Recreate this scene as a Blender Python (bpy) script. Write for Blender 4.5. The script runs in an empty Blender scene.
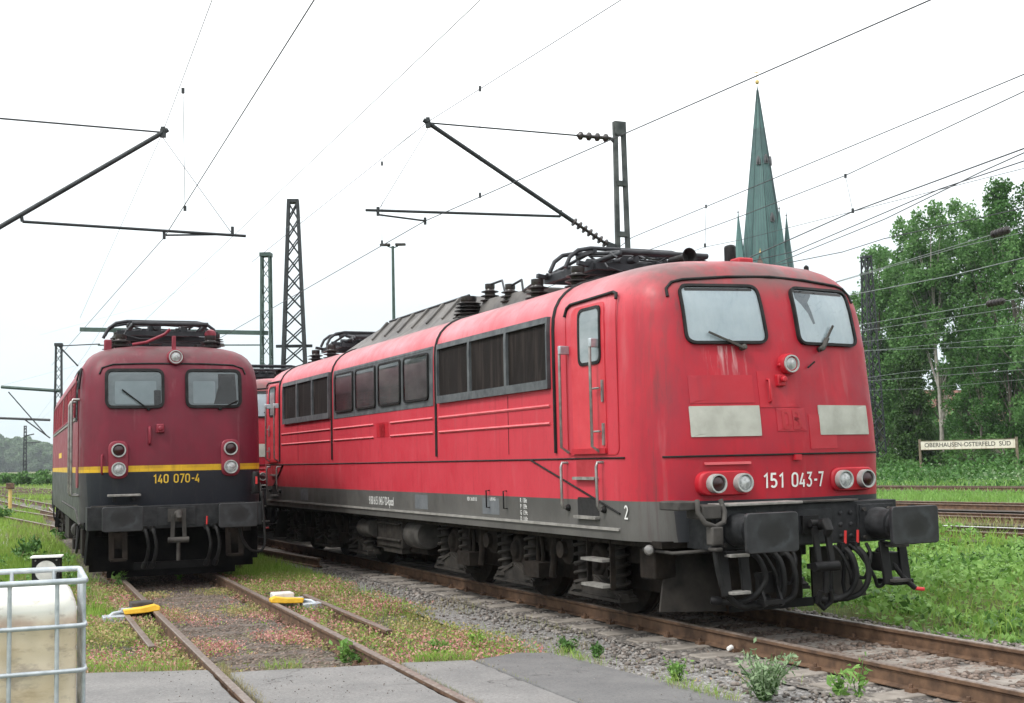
import bpy, math, random
import numpy as np
from mathutils import Vector, Matrix
random.seed(7); RNG = np.random.default_rng(11)
scene = bpy.context.scene
COL = scene.collection
R = math.radians; PI = math.pi

# ------------------------------------------------------------------ camera
CAM_H, F_PX, PITCH, ROLL = 1.809, 1261.5, .0846, -.0226
cam_d = bpy.data.cameras.new('camera'); cam = bpy.data.objects.new('camera', cam_d); COL.objects.link(cam)
cp, sp, cr, sr = math.cos(PITCH), math.sin(PITCH), math.cos(ROLL), math.sin(ROLL)
_F = Vector((0, cp, sp)); _R0 = Vector((1, 0, 0)); _U0 = Vector((0, -sp, cp))
_R = _R0 * cr + _U0 * sr; _U = -_R0 * sr + _U0 * cr
M4 = Matrix((_R, _U, -_F)).transposed().to_4x4(); M4.translation = (0, 0, CAM_H)
cam.matrix_world = M4
cam_d.sensor_width = 36; cam_d.lens = F_PX / 1024 * 36; cam_d.clip_start = .1; cam_d.clip_end = 4000
scene.camera = cam

# ------------------------------------------------------------------ sky, sun, exposure
SUN = Vector((-.62, -.50, 1.0)).normalized()
world = bpy.data.worlds.new('World'); scene.world = world; world.use_nodes = True
wn, wl = world.node_tree.nodes, world.node_tree.links
wn.clear()
wo = wn.new('ShaderNodeOutputWorld'); bg = wn.new('ShaderNodeBackground'); bg.inputs[1].default_value = .1
sky = wn.new('ShaderNodeTexSky'); sky.sky_type = 'NISHITA'; sky.sun_disc = False
sky.sun_elevation = math.asin(SUN.z); sky.sun_rotation = math.atan2(SUN.x, SUN.y)
tc = wn.new('ShaderNodeTexCoord'); sep = wn.new('ShaderNodeSeparateXYZ'); wl.new(tc.outputs['Generated'], sep.inputs[0])
rmp = wn.new('ShaderNodeValToRGB'); wl.new(sep.outputs['Z'], rmp.inputs[0])
rmp.color_ramp.elements[0].position = .0; rmp.color_ramp.elements[0].color = (.37, .435, .46, 1)
rmp.color_ramp.elements[1].position = .48; rmp.color_ramp.elements[1].color = (1.0, 1.0, 1.0, 1)
e_ = rmp.color_ramp.elements.new(.12); e_.color = (.46, .505, .52, 1); e_ = rmp.color_ramp.elements.new(.24); e_.color = (.74, .76, .765, 1)
noi = wn.new('ShaderNodeTexNoise'); noi.inputs['Scale'].default_value = 2.2; noi.inputs['Detail'].default_value = 5
mpp = wn.new('ShaderNodeMapping'); mpp.inputs['Scale'].default_value = (1, 1, 3); wl.new(tc.outputs['Generated'], mpp.inputs[0]); wl.new(mpp.outputs[0], noi.inputs['Vector'])
mr = wn.new('ShaderNodeMapRange'); mr.inputs[1].default_value = .3; mr.inputs[2].default_value = .7; mr.inputs[3].default_value = 11.8; mr.inputs[4].default_value = 14.4
wl.new(noi.outputs[0], mr.inputs[0])
vm = wn.new('ShaderNodeVectorMath'); vm.operation = 'SCALE'; wl.new(rmp.outputs[0], vm.inputs[0]); wl.new(mr.outputs[0], vm.inputs['Scale'])
mx = wn.new('ShaderNodeMixRGB'); mx.inputs[0].default_value = .9; wl.new(sky.outputs[0], mx.inputs[1]); wl.new(vm.outputs[0], mx.inputs[2])
wl.new(mx.outputs[0], bg.inputs[0]); wl.new(bg.outputs[0], wo.inputs[0])
sd = bpy.data.lights.new('sun', 'SUN'); sd.energy = 1.5; sd.angle = R(11); sd.color = (1, .97, .92)
so = bpy.data.objects.new('sun', sd); COL.objects.link(so); so.rotation_euler = SUN.to_track_quat('Z', 'Y').to_euler()
scene.view_settings.view_transform = 'Standard'; scene.view_settings.look = 'None'
scene.view_settings.exposure = .78; scene.view_settings.gamma = 1; scene.view_settings.use_curve_mapping = False
scene.cycles.max_bounces = 6; scene.cycles.diffuse_bounces = 3; scene.cycles.glossy_bounces = 3
scene.cycles.transparent_max_bounces = 6; scene.cycles.use_denoising = True

# ------------------------------------------------------------------ materials
class NT:
    def __init__(s, name):
        s.m = bpy.data.materials.new(name); s.m.use_nodes = True
        s.t = s.m.node_tree; s.n = s.t.nodes; s.l = s.t.links
        s.b = s.n['Principled BSDF']; s.tc = s.n.new('ShaderNodeTexCoord'); s.out = s.n['Material Output']
    def sock(s, i, v):
        if hasattr(v, 'is_linked') or isinstance(v, bpy.types.NodeSocket): s.l.new(v, i)
        else: i.default_value = v
    def noise(s, scale=1, detail=4, vec=None, stretch=None, rough=.55):
        n = s.n.new('ShaderNodeTexNoise'); n.inputs['Scale'].default_value = scale; n.inputs['Detail'].default_value = detail
        n.inputs['Roughness'].default_value = rough
        v = vec or s.tc.outputs['Object']
        if stretch:
            m = s.n.new('ShaderNodeMapping'); m.inputs['Scale'].default_value = stretch; s.l.new(v, m.inputs[0]); v = m.outputs[0]
        s.l.new(v, n.inputs['Vector']); return n.outputs[0]
    def rng(s, v, a, b, c=0., d=1.):
        m = s.n.new('ShaderNodeMapRange'); s.l.new(v, m.inputs[0])
        for i, x in enumerate((a, b, c, d)): m.inputs[i + 1].default_value = x
        return m.outputs[0]
    def math(s, op, a, b=0.):
        m = s.n.new('ShaderNodeMath'); m.operation = op; s.sock(m.inputs[0], a); s.sock(m.inputs[1], b); return m.outputs[0]
    def mix(s, f, a, b):
        m = s.n.new('ShaderNodeMixRGB'); s.sock(m.inputs[0], f)
        for i, c in ((1, a), (2, b)):
            if isinstance(c, tuple): m.inputs[i].default_value = (*c, 1) if len(c) == 3 else c
            else: s.l.new(c, m.inputs[i])
        return m.outputs[0]
    def xyz(s):
        p = s.n.new('ShaderNodeSeparateXYZ'); s.l.new(s.tc.outputs['Object'], p.inputs[0]); return p.outputs
    def bump(s, h, strength=.3, dist=.01):
        b = s.n.new('ShaderNodeBump'); b.inputs['Strength'].default_value = strength; b.inputs['Distance'].default_value = dist
        s.l.new(h, b.inputs['Height']); s.l.new(b.outputs[0], s.b.inputs['Normal'])
    def col(s, c): s.sock(s.b.inputs['Base Color'], (*c, 1) if isinstance(c, tuple) else c)
    def rough(s, v): s.sock(s.b.inputs['Roughness'], v)

def grime(name, c1, c2, scale=3., rough=.6, metal=0., bump=.0, bscale=30., streak=None, spec=None):
    t = NT(name); a = t.rng(t.noise(scale, 6), .35, .68)
    c = t.mix(a, c1, c2)
    if streak: c = t.mix(t.rng(t.noise(2.2, 5, stretch=(3, 3, .25)), .52, .75, 0, .7), c, streak)
    t.col(c); t.rough(t.rng(t.noise(scale * 3, 3), .3, .7, rough - .1, min(1, rough + .12)))
    t.b.inputs['Metallic'].default_value = metal
    if spec is not None: t.b.inputs['Specular IOR Level'].default_value = spec
    if bump: t.bump(t.noise(bscale, 6), bump, .01)
    return t.m

def leafmat(name, c1, c2, c3, trans=.25):
    t = NT(name); g = t.n.new('ShaderNodeNewGeometry')
    c = t.mix(g.outputs['Random Per Island'], c1, c2)
    c = t.mix(t.rng(t.noise(.45, 4), .46, .58), c, c3)
    t.col(c); t.rough(.55); t.b.inputs['Specular IOR Level'].default_value = .3
    tr = t.n.new('ShaderNodeBsdfTranslucent'); t.l.new(c, tr.inputs[0])
    ms = t.n.new('ShaderNodeMixShader'); ms.inputs[0].default_value = trans
    t.l.new(t.b.outputs[0], ms.inputs[1]); t.l.new(tr.outputs[0], ms.inputs[2]); t.l.new(ms.outputs[0], t.out.inputs[0])
    return t.m

M = {}
M['black'] = grime('black_metal', (.005, .005, .006), (.014, .0135, .013), 4, .55, spec=.2)
M['soot'] = grime('sooty_black', (.003, .003, .0035), (.010, .0095, .009), 5, .8, spec=.1)
M['under'] = grime('brake_dust_metal', (.006, .0045, .0035), (.022, .0165, .0125), 5, .8, spec=.2, bump=.3, bscale=25)
M['under_grey'] = grime('dusty_grey_metal', (.032, .030, .028), (.075, .070, .064), 5, .7, spec=.2)
M['rubber'] = grime('rubber', (.007, .007, .007), (.018, .018, .018), 6, .6, spec=.2)
M['panto'] = grime('sooty_metal', (.012, .013, .016), (.036, .038, .044), 5, .5, metal=.3)
M['insul'] = grime('insulator_glaze', (.012, .010, .010), (.035, .028, .025), 6, .35)
M['steel'] = grime('bare_steel', (.20, .195, .19), (.36, .35, .335), 9, .42, metal=.6)
M['alu'] = grime('pale_step_metal', (.14, .135, .125), (.28, .27, .25), 12, .5)
M['galv'] = grime('galvanised_tube', (.34, .38, .41), (.50, .54, .57), 14, .42, metal=.45)
M['frame_grey'] = grime('grey_frame_paint', (.055, .062, .068), (.11, .12, .125), 5, .6, spec=.3)
M['buffer'] = grime('buffer_steel', (.009, .010, .011), (.026, .027, .029), 7, .6, spec=.3, bump=.15)
M['rim'] = grime('lamp_rim', (.30, .315, .31), (.46, .48, .465), 12, .35, metal=.3)
M['panel'] = grime('marking_panel_paint', (.30, .305, .265), (.39, .395, .35), 6, .6)
M['rust'] = grime('rusty_rail', (.070, .038, .022), (.15, .085, .05), 9, .75, bump=.25, bscale=40)
M['railtop'] = grime('worn_railhead', (.16, .12, .10), (.34, .31, .29), 12, .38, metal=.5)
M['railshine'] = grime('polished_railhead', (.42, .43, .45), (.6, .6, .62), 12, .25, metal=.8)
M['wood'] = grime('old_sleeper_wood', (.055, .045, .037), (.13, .11, .092), 6, .85, bump=.5, bscale=30)
M['concrete'] = grime('sleeper_concrete', (.16, .14, .12), (.27, .245, .215), 6, .85, bump=.3)
M['yellow'] = grime('yellow_paint', (.62, .34, .01), (.78, .47, .03), 8, .5)
M['white'] = grime('white_paint', (.66, .66, .64), (.8, .8, .78), 8, .5)
M['mast'] = grime('mast_paint', (.008, .012, .014), (.022, .028, .031), 6, .6)
M['mast_green'] = grime('green_mast_paint', (.022, .052, .042), (.05, .09, .075), 5, .6)
M['mast_conc'] = grime('weathered_mast_steel', (.025, .032, .032), (.085, .095, .092), 5, .75)
M['wire'] = grime('copper_wire_patina', (.018, .022, .028), (.04, .046, .054), 9, .5)
M['wire_pale'] = grime('pale_wire', (.11, .135, .13), (.20, .23, .22), 9, .5)
M['bark'] = grime('bark', (.07, .06, .05), (.17, .15, .125), 5, .9, bump=.5)
M['bark_pale'] = grime('pale_bark', (.20, .19, .165), (.38, .36, .32), 3, .85, bump=.4)
M['poplar'] = leafmat('poplar_leaves', (.065, .165, .042), (.185, .340, .115), (.105, .230, .068), .45)
M['dark_leaf'] = leafmat('dark_leaves', (.034, .105, .022), (.085, .20, .045), (.052, .14, .030), .35)
M['yew'] = leafmat('conifer_needles', (.016, .050, .008), (.045, .100, .018), (.026, .065, .011), .15)
M['pale_leaf'] = leafmat('pale_willow_leaves', (.15, .24, .12), (.30, .40, .23), (.20, .29, .15))
M['bush'] = leafmat('bush_leaves', (.045, .115, .024), (.10, .22, .05), (.065, .15, .03))
M['verge'] = leafmat('verge_leaves', (.11, .245, .045), (.26, .44, .12), (.18, .33, .07), .38)
M['grass'] = leafmat('grass_blades', (.13, .27, .03), (.31, .46, .09), (.24, .34, .07), .35)
M['dry'] = leafmat('dry_grass', (.24, .21, .10), (.38, .34, .19), (.22, .25, .09), .3)
M['herb'] = leafmat('reddish_herb', (.40, .14, .13), (.62, .36, .32), (.40, .33, .15), .3)
M['far_leaf'] = leafmat('distant_leaves', (.10, .17, .09), (.20, .28, .16), (.14, .22, .12), .3)

def lens(name, c, rough=.12):
    t = NT(name); t.col(t.mix(t.rng(t.noise(30, 2), .4, .6), c, tuple(x * .6 for x in c))); t.rough(rough)
    t.b.inputs['Coat Weight'].default_value = .6 if c[1] > .1 else .12; return t.m
M['lens_white'] = lens('clear_lamp_lens', (.42, .44, .44)); M['lens_red'] = lens('dark_red_lamp_lens', (.030, .003, .005), .3)

# ------------------------------------------------------------------ mesh builder
def V(*a): return Vector(a)
def dense2(A, B, step=.12):
    a = []; b = []; m = len(A)
    for i in range(m):
        p, q, r, t = A[i], A[(i + 1) % m], B[i], B[(i + 1) % m]; k = max(1, min(9, int(math.hypot(q[0] - p[0], q[1] - p[1]) / step)))
        for j in range(k): f = j / k; a.append((p[0] + (q[0] - p[0]) * f, p[1] + (q[1] - p[1]) * f)); b.append((r[0] + (t[0] - r[0]) * f, r[1] + (t[1] - r[1]) * f))
    return a, b
def dense(A): return dense2(A, A)[0]
class MB:
    def __init__(s): s.v = []; s.f = []
    def add(s, vs, fs):
        b = len(s.v); s.v += [tuple(x) for x in vs]; s.f += [tuple(b + i for i in f) for f in fs]; return s
    def box(s, a, b):
        (x0, y0, z0), (x1, y1, z1) = [min(p, q) for p, q in zip(a, b)], [max(p, q) for p, q in zip(a, b)]
        return s.add([(x0, y0, z0), (x1, y0, z0), (x1, y1, z0), (x0, y1, z0), (x0, y0, z1), (x1, y0, z1), (x1, y1, z1), (x0, y1, z1)],
                     [(3, 2, 1, 0), (4, 5, 6, 7), (0, 1, 5, 4), (1, 2, 6, 5), (2, 3, 7, 6), (3, 0, 4, 7)])
    def bar(s, p, q, w, h, up=(0, 0, 1)):
        p, q = Vector(p), Vector(q); d = (q - p).normalized(); u = Vector(up)
        if abs(d.dot(u)) > .98: u = V(1, 0, 0)
        x = d.cross(u).normalized(); u = x.cross(d)
        c = [x * (-w / 2) - u * (h / 2), x * (w / 2) - u * (h / 2), x * (w / 2) + u * (h / 2), x * (-w / 2) + u * (h / 2)]
        return s.add([p + k for k in c] + [q + k for k in c], [(0, 1, 2, 3)[::-1], (4, 5, 6, 7), (0, 1, 5, 4), (1, 2, 6, 5), (2, 3, 7, 6), (3, 0, 4, 7)])
    def tube(s, pts, r, n=8, closed=False):
        pts = [Vector(p) for p in pts]; m = len(pts); rs = r if isinstance(r, (list, tuple)) else [r] * m
        vs = []; fs = []; prev = None
        for i, p in enumerate(pts):
            if closed: d = pts[(i + 1) % m] - pts[i - 1]
            else: d = pts[min(i + 1, m - 1)] - pts[max(i - 1, 0)]
            d.normalize()
            if prev is None:
                u = V(0, 0, 1) if abs(d.z) < .9 else V(1, 0, 0)
                x = d.cross(u).normalized()
            else: x = (prev - d * prev.dot(d)).normalized()
            prev = x; y = d.cross(x)
            vs += [p + (x * math.cos(a) + y * math.sin(a)) * rs[i] for a in [2 * PI * k / n for k in range(n)]]
        rings = m if closed else m - 1
        for i in range(rings):
            for k in range(n):
                a, b = i * n + k, i * n + (k + 1) % n; c, d_ = ((i + 1) % m) * n + (k + 1) % n, ((i + 1) % m) * n + k
                fs.append((a, b, c, d_))
        if not closed: fs += [tuple(range(n))[::-1], tuple(range((m - 1) * n, m * n))]
        return s.add(vs, fs)
    def cyl(s, p, q, r, r2=None, n=16): return s.tube([p, q], [r, r if r2 is None else r2], n)
    def lathe(s, prof, o, ax, n=20):
        o = Vector(o); ax = Vector(ax).normalized(); u = V(0, 0, 1) if abs(ax.z) < .9 else V(1, 0, 0)
        x = ax.cross(u).normalized(); y = ax.cross(x); vs = []; fs = []; m = len(prof)
        for r_, h_ in prof:
            vs += [o + ax * h_ + (x * math.cos(2 * PI * k / n) + y * math.sin(2 * PI * k / n)) * r_ for k in range(n)]
        for i in range(m - 1):
            for k in range(n): fs.append((i * n + k, i * n + (k + 1) % n, (i + 1) * n + (k + 1) % n, (i + 1) * n + k))
        fs += [tuple(range(n))[::-1], tuple(range((m - 1) * n, m * n))]
        return s.add(vs, fs)
    def prism(s, poly, ext):
        poly = [Vector(p) for p in poly]; e = Vector(ext); n = len(poly)
        return s.add(poly + [p + e for p in poly], [tuple(range(n))[::-1], tuple(range(n, 2 * n))] + [(i, (i + 1) % n, n + (i + 1) % n, n + i) for i in range(n)])
    def plate(s, mp, out, o0, o1):        # a slab that follows a mapped surface
        out = dense(out); n = len(out); cu = sum(u for u, v in out) / n; cv = sum(v for u, v in out) / n
        vs = [mp(u, v, o0) for u, v in out]; fs = []
        for k in (1, .8, .6, .4, .2): vs += [mp(cu + (u - cu) * k, cv + (v - cv) * k, o1) for u, v in out]
        vs.append(mp(cu, cv, o1))
        for r in range(5):
            for i in range(n): j = (i + 1) % n; fs.append((r * n + i, r * n + j, (r + 1) * n + j, (r + 1) * n + i))
        for i in range(n): fs.append((5 * n + i, 5 * n + (i + 1) % n, 6 * n))
        return s.add(vs, fs)
    def ring(s, mp, outer, inner, o0, o1):
        outer, inner = dense2(outer, inner); n = len(outer)
        vs = [mp(u, v, o0) for u, v in outer] + [mp(u, v, o1) for u, v in outer] + [mp(u, v, o1) for u, v in inner] + [mp(u, v, o0) for u, v in inner]
        fs = []
        for i in range(n):
            j = (i + 1) % n
            for k in range(3): fs.append((k * n + i, k * n + j, (k + 1) * n + j, (k + 1) * n + i))
        return s.add(vs, fs)
    def build(s, name, mat, parent=None, ang=35, bevel=0., loc=None):
        me = bpy.data.meshes.new(name); me.from_pydata([tuple(v) for v in s.v], [], s.f); me.update()
        return finish(name, me, mat, parent, ang, bevel, loc)

import bmesh
def finish(name, me, mat, parent=None, ang=35, bevel=0., loc=None):
    bm = bmesh.new(); bm.from_mesh(me); bmesh.ops.recalc_face_normals(bm, faces=bm.faces); bm.to_mesh(me); bm.free()
    if mat: me.materials.append(mat)
    if ang:
        me.polygons.foreach_set('use_smooth', [True] * len(me.polygons)); me.set_sharp_from_angle(angle=R(ang))
    o = bpy.data.objects.new(name, me); COL.objects.link(o)
    if parent: o.parent = parent
    if loc is not None: o.location = loc
    if bevel:
        b = o.modifiers.new('bevel', 'BEVEL'); b.width = bevel; b.segments = 2; b.limit_method = 'ANGLE'; b.angle_limit = R(40)
    return o
def tag(o, label=None, cat=None, group=None, kind=None):
    if label: o['label'] = label
    if cat: o['category'] = cat
    if group: o['group'] = group
    if kind: o['kind'] = kind
    return o
def empty(name, loc, rz=0., label=None, cat=None, group=None):
    o = bpy.data.objects.new(name, None); COL.objects.link(o); o.location = loc; o.rotation_euler = (0, 0, rz); o.empty_display_size = .2
    return tag(o, label, cat, group)
def kids(o): return [c for c in bpy.data.objects if c.parent == o]
def copy_tree(o, parent=None):
    ch = kids(o); c = o.copy(); COL.objects.link(c)
    if parent: c.parent = parent
    for k in ch: copy_tree(k, c)
    return c
def rr(u0, u1, v0, v1, r, n=5): return roundpoly([(u0, v0), (u1, v0), (u1, v1), (u0, v1)], r, n)
def roundpoly(P, r, n=5):
    out = []; m = len(P)
    for i in range(m):
        a, b, c = Vector(P[i - 1]), Vector(P[i]), Vector(P[(i + 1) % m])
        d1 = (a - b).normalized(); d2 = (c - b).normalized()
        ang = d1.angle(d2); k = r / math.tan(ang / 2); p = b + d1 * k; q = b + d2 * k
        for j in range(n + 1):
            t = j / n; out.append(tuple(p * (1 - t) ** 2 + b * 2 * t * (1 - t) + q * t * t))
    return out
def inset(P, w):
    m = len(P); area = sum(P[i - 1][0] * P[i][1] - P[i][0] * P[i - 1][1] for i in range(m)); sg = 1 if area > 0 else -1
    out = []
    for i in range(m):
        a, b, c = Vector(P[i - 1]), Vector(P[i]), Vector(P[(i + 1) % m])
        e1 = (b - a).normalized(); e2 = (c - b).normalized()
        n1 = Vector((-e1.y, e1.x)) * sg; n2 = Vector((-e2.y, e2.x)) * sg
        k = (n1 + n2); k = k / max(.2, k.dot(n1)); out.append(tuple(b + k * w))
    return out
def text_mesh(body, size, sx=1.0, ext=.0):
    cu = bpy.data.curves.new('lettering', 'FONT'); cu.body = body; cu.size = size; cu.align_x = 'CENTER'; cu.align_y = 'CENTER'; cu.extrude = ext
    cu.resolution_u = 4; cu.offset = size * .012
    o = bpy.data.objects.new('lettering', cu); COL.objects.link(o)
    bpy.context.view_layer.update()
    me = bpy.data.meshes.new_from_object(o.evaluated_get(bpy.context.evaluated_depsgraph_get()))
    bpy.data.objects.remove(o); bpy.data.curves.remove(cu)
    vs = [(v.co.x * sx, v.co.y, v.co.z) for v in me.vertices]; fs = [tuple(p.vertices) for p in me.polygons]
    bpy.data.meshes.remove(me); return vs, fs
def lettering(body, size, mp, u, v, mat, parent, sx=.8, o=.004, flip=1, name='lettering'):
    vs, fs = text_mesh(body, size, sx); mb = MB(); mb.add([mp(u + flip * x, v + y, o) for x, y, z in vs], fs)
    return mb.build(name, mat, parent, ang=0)

# narrow technical numerals drawn with a pen of even width
def _arc(cx, cy, rx, ry, a0, a1, n=10): return [(cx + rx * math.cos(R(a0 + (a1 - a0) * k / n)), cy + ry * math.sin(R(a0 + (a1 - a0) * k / n))) for k in range(n + 1)]
GL = {'1': [[(.06, .74), (.26, .93), (.26, .0)]], '2': [_arc(.24, .70, .19, .23, 165, -25) + [(.04, .07), (.46, .07)]],
 '0': [[(.05, .30)] + _arc(.25, .27, .20, .20, 180, 360) + _arc(.25, .73, .20, .20, 0, 180) + [(.05, .30)]],
 '3': [[(.05, .93), (.43, .93), (.23, .58)] + _arc(.22, .30, .21, .25, 70, -150)], '4': [[(.30, .93), (.05, .24), (.46, .24)], [(.36, .50), (.36, .0)]],
 '5': [[(.42, .93), (.10, .93), (.08, .54)] + _arc(.23, .31, .21, .25, 120, -140)], '7': [[(.04, .93), (.45, .93), (.18, .0)]], '-': [[(.08, .45), (.36, .45)]],
 'D': [[(.07, .0), (.07, .93), (.22, .93)] + _arc(.22, .66, .21, .27, 90, 0) + _arc(.22, .27, .21, .27, 0, -90) + [(.07, .0)]], 'B': [[(.07, .47), (.07, .93), (.24, .93)] + _arc(.24, .71, .17, .22, 90, -90) + [(.07, .49)], [(.07, .49), (.24, .49)] + _arc(.24, .245, .20, .245, 90, -90) + [(.07, .0), (.07, .49)]]}
def numerals(body, h, mp, u, v, mat, parent, o=.005, flip=1, pen=.135, name='number', adv=.62, wx=1.):
    x = 0; L_ = []
    for ch in body:
        if ch == ' ': x += adv * .75; continue
        L_ += [[(x + a * wx, b) for a, b in st] for st in GL[ch]]; x += (.46 if ch == '-' else .50 if ch == '1' else adv) * wx
    x -= .1; mb = MB()
    for st in L_:
        P = [Vector(p) for p in st]; a = []; b = []
        for i, p in enumerate(P):
            d1 = (p - P[i - 1]).normalized() if i else (P[1] - p).normalized(); d2 = (P[i + 1] - p).normalized() if i < len(P) - 1 else d1
            d = (d1 + d2).normalized(); n_ = Vector((-d.y, d.x)) * (pen / 2 / max(.6, d.dot(d1))); a.append(p + n_); b.append(p - n_)
        k = len(P); f3 = lambda q: mp(u + flip * (q.x - x / 2) * h, v + (q.y - .47) * h, o)
        mb.add([f3(q) for q in a] + [f3(q) for q in b], [(i, i + 1, k + i + 1, k + i) for i in range(k - 1)])
    return mb.build(name, mat, parent, ang=0)
# ------------------------------------------------------------------ locomotive bodies
class Shell:
    """Loco body in its own frame: x to the right seen from the front, y backwards from the front headstock, z up from the rail."""
    def __init__(s, L, prof, corner, sweep, tmax):
        s.L, s.prof, s.sweep = L, prof, sweep
        s.z = [p[0] for p in prof]; s.w = [p[1] for p in prof]; s.S = [p[2] for p in prof]; s.tmax = tmax
        rd = lambda t: sweep * (math.sqrt(t * t + .03) - .1732); c = [(t, rd(t)) for t in np.linspace(0, corner[0][0], 12)]
        P = [np.array(q, float) for q in corner]; P[0][1] = rd(P[0][0]); P[1][1] -= sweep * .16
        for k in range(1, 13):
            a = k / 12; c.append(tuple((1 - a) ** 3 * P[0] + 3 * (1 - a) ** 2 * a * P[1] + 3 * (1 - a) * a * a * P[2] + a ** 3 * P[3]))
        s.plan = c
    def W(s, z): return float(np.interp(z, s.z, s.w))
    def set(s, z): return float(np.interp(z, s.z, s.S))
    def ds(s, t): return float(np.interp(abs(t), [p[0] for p in s.plan], [p[1] for p in s.plan]))
    def fs(s, t, z): return s.set(z) + s.ds(t * s.tmax / s.W(z))
    def mf(s, t, z, o=0.):
        e = .01
        dx = (s.fs(t + e, z) - s.fs(t - e, z)) / (2 * e); dz = (s.fs(t, z + e) - s.fs(t, z - e)) / (2 * e)
        n = Vector((dx, -1, dz)).normalized(); return Vector((t, s.fs(t, z), z)) + n * o
    def ms(s, y, z, o=0.): return Vector((-(s.W(z) + o), y, z))
    def build(s):
        mb = MB(); hp = s.plan; N = None
        for z, w, S in s.prof:
            k = w / s.tmax; ring = []
            for t, d in hp: ring.append((-t * k, S + d))
            L = s.L
            ys = np.linspace(S + hp[-1][1], L - S - hp[-1][1], 14)[1:-1]
            ring += [(-w, y) for y in ys]
            ring += [(-t * k, L - S - d) for t, d in hp[::-1]]
            ring += [(t * k, L - S - d) for t, d in hp[1:]]
            ring += [(w, y) for y in ys[::-1]]
            ring += [(t * k, S + d) for t, d in hp[:0:-1]]
            N = len(ring); mb.v += [(x, y, z) for x, y in ring]
        for i in range(len(s.prof) - 1):
            for k in range(N): mb.f.append((i * N + k, i * N + (k + 1) % N, (i + 1) * N + (k + 1) % N, (i + 1) * N + k))
        top = (len(s.prof) - 1) * N; mb.f.append(tuple(range(top, top + N))); mb.f.append(tuple(range(N))[::-1])
        return mb

def paint(name, zones, fade, soot, seed=0.):
    """zones: list of (z_low, colour) bottom-up; nose: dark colour of the front below z"""
    t = NT(name); X, Y, Z = t.xyz()
    def ydist(a):                                            # distance from the nearer end
        return t.math('MINIMUM', Y, t.math('SUBTRACT', zones['L'], Y))
    yd = ydist(0)
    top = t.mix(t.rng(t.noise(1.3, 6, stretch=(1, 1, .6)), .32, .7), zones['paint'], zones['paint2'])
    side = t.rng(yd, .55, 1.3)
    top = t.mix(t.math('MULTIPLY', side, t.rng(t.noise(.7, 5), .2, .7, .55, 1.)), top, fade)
    low = t.mix(t.rng(t.noise(1.1, 6), .35, .68), zones['low'], zones['low2'])
    nose = t.math('LESS_THAN', yd, zones['nose_y'])
    low = t.mix(nose, low, zones['nose'])
    edge = Z
    hi = t.math('GREATER_THAN', edge, zones['z']); c = t.mix(hi, low, top)
    chalk_highlight = t.math('MULTIPLY', t.math('MULTIPLY', t.rng(Z, zones['roof'] - .62, zones['roof'] - .22), t.rng(yd, .7, 1.6)), t.rng(t.noise(.9, 5, rough=.6), .3, .6, .35, .9)); c = t.mix(chalk_highlight, c, zones.get('chalk_highlight', fade))  # chalky fading plus the sky's highlight, both painted along the roof curve
    if 'stripe' in zones:
        a = t.math('MULTIPLY', t.math('GREATER_THAN', Z, zones['stripe'][0]), t.math('LESS_THAN', Z, zones['stripe'][1]))
        c = t.mix(a, c, t.mix(t.rng(t.noise(3, 5), .3, .75), zones['stripe'][2], tuple(v * .7 for v in zones['stripe'][2])))
    # vertical grime streaks, patches of repaint, soot on the roof
    st = t.rng(t.noise(5., 6, stretch=(2.2, 2.2, .12), rough=.65), .54, .80, 0, .42)
    c = t.mix(st, c, t.mix(hi, (.045, .042, .04), tuple(v * .45 for v in zones['paint'])))
    fine = t.rng(t.noise(40., 4, stretch=(1, 1, .25), rough=.7), .58, .78, 0, .45)
    c = t.mix(fine, c, (.05, .035, .035))
    fr = t.math('MULTIPLY', t.rng(yd, 1.0, .7), t.rng(t.noise(1.7, 6, stretch=(1, 1, .5), rough=.7), .38, .68, 0, .6)); c = t.mix(t.math('MULTIPLY', fr, hi), c, zones.get('frontdirt', (.165, .012, .026)))
    corner = t.math('MULTIPLY', t.math('MULTIPLY', t.rng(yd, .42, .55), t.rng(yd, 1.05, .6)), t.rng(t.noise(9., 6, stretch=(1.5, 1.5, .1), rough=.7), .47, .66))
    c = t.mix(t.math('MULTIPLY', corner, .5), c, (.055, .03, .03))
    pale = t.math('MULTIPLY', hi, t.rng(t.noise(2.6, 5, stretch=(2.5, 2.5, .35)), .6, .8, 0, .15))
    c = t.mix(pale, c, (.5, .33, .33))
    if 'stain' in zones:
        x0, x1, z0, z1 = zones['stain']; sm = t.math('MULTIPLY', t.math('MULTIPLY', t.rng(X, x0, x0 + .08), t.rng(X, x1, x1 - .08)), t.math('MULTIPLY', t.rng(Z, z0, z0 + .3), t.math('LESS_THAN', Z, z1)))
        c = t.mix(t.math('MULTIPLY', t.math('MULTIPLY', sm, t.math('LESS_THAN', Y, 1.)), t.rng(t.noise(7, 5, stretch=(2.4, .2, .2), rough=.7), .50, .66, 0, .6)), c, (.62, .50, .50))
    roof = t.math('MULTIPLY', t.rng(t.math('ADD', Z, t.rng(yd, .5, 1.6, zones.get('brow', .1), 0)), zones['roof'] - .24, zones['roof'] + .04), t.rng(t.noise(1.6, 7, stretch=(1, .6, 1), rough=.7), .25, .55))
    c = t.mix(t.math('MULTIPLY', roof, soot), c, (.085, .072, .068))
    t.col(c)
    t.rough(t.rng(t.noise(4, 4), .3, .7, .42, .62)); t.b.inputs['Specular IOR Level'].default_value = .4
    c = t.mix(t.rng(t.noise(38, 5, rough=.8), .70, .74, 0, .8), c, (.07, .03, .022)); t.col(c)
    t.bump(t.noise(1.3, 4), .22, .03)
    return t.m

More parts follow.
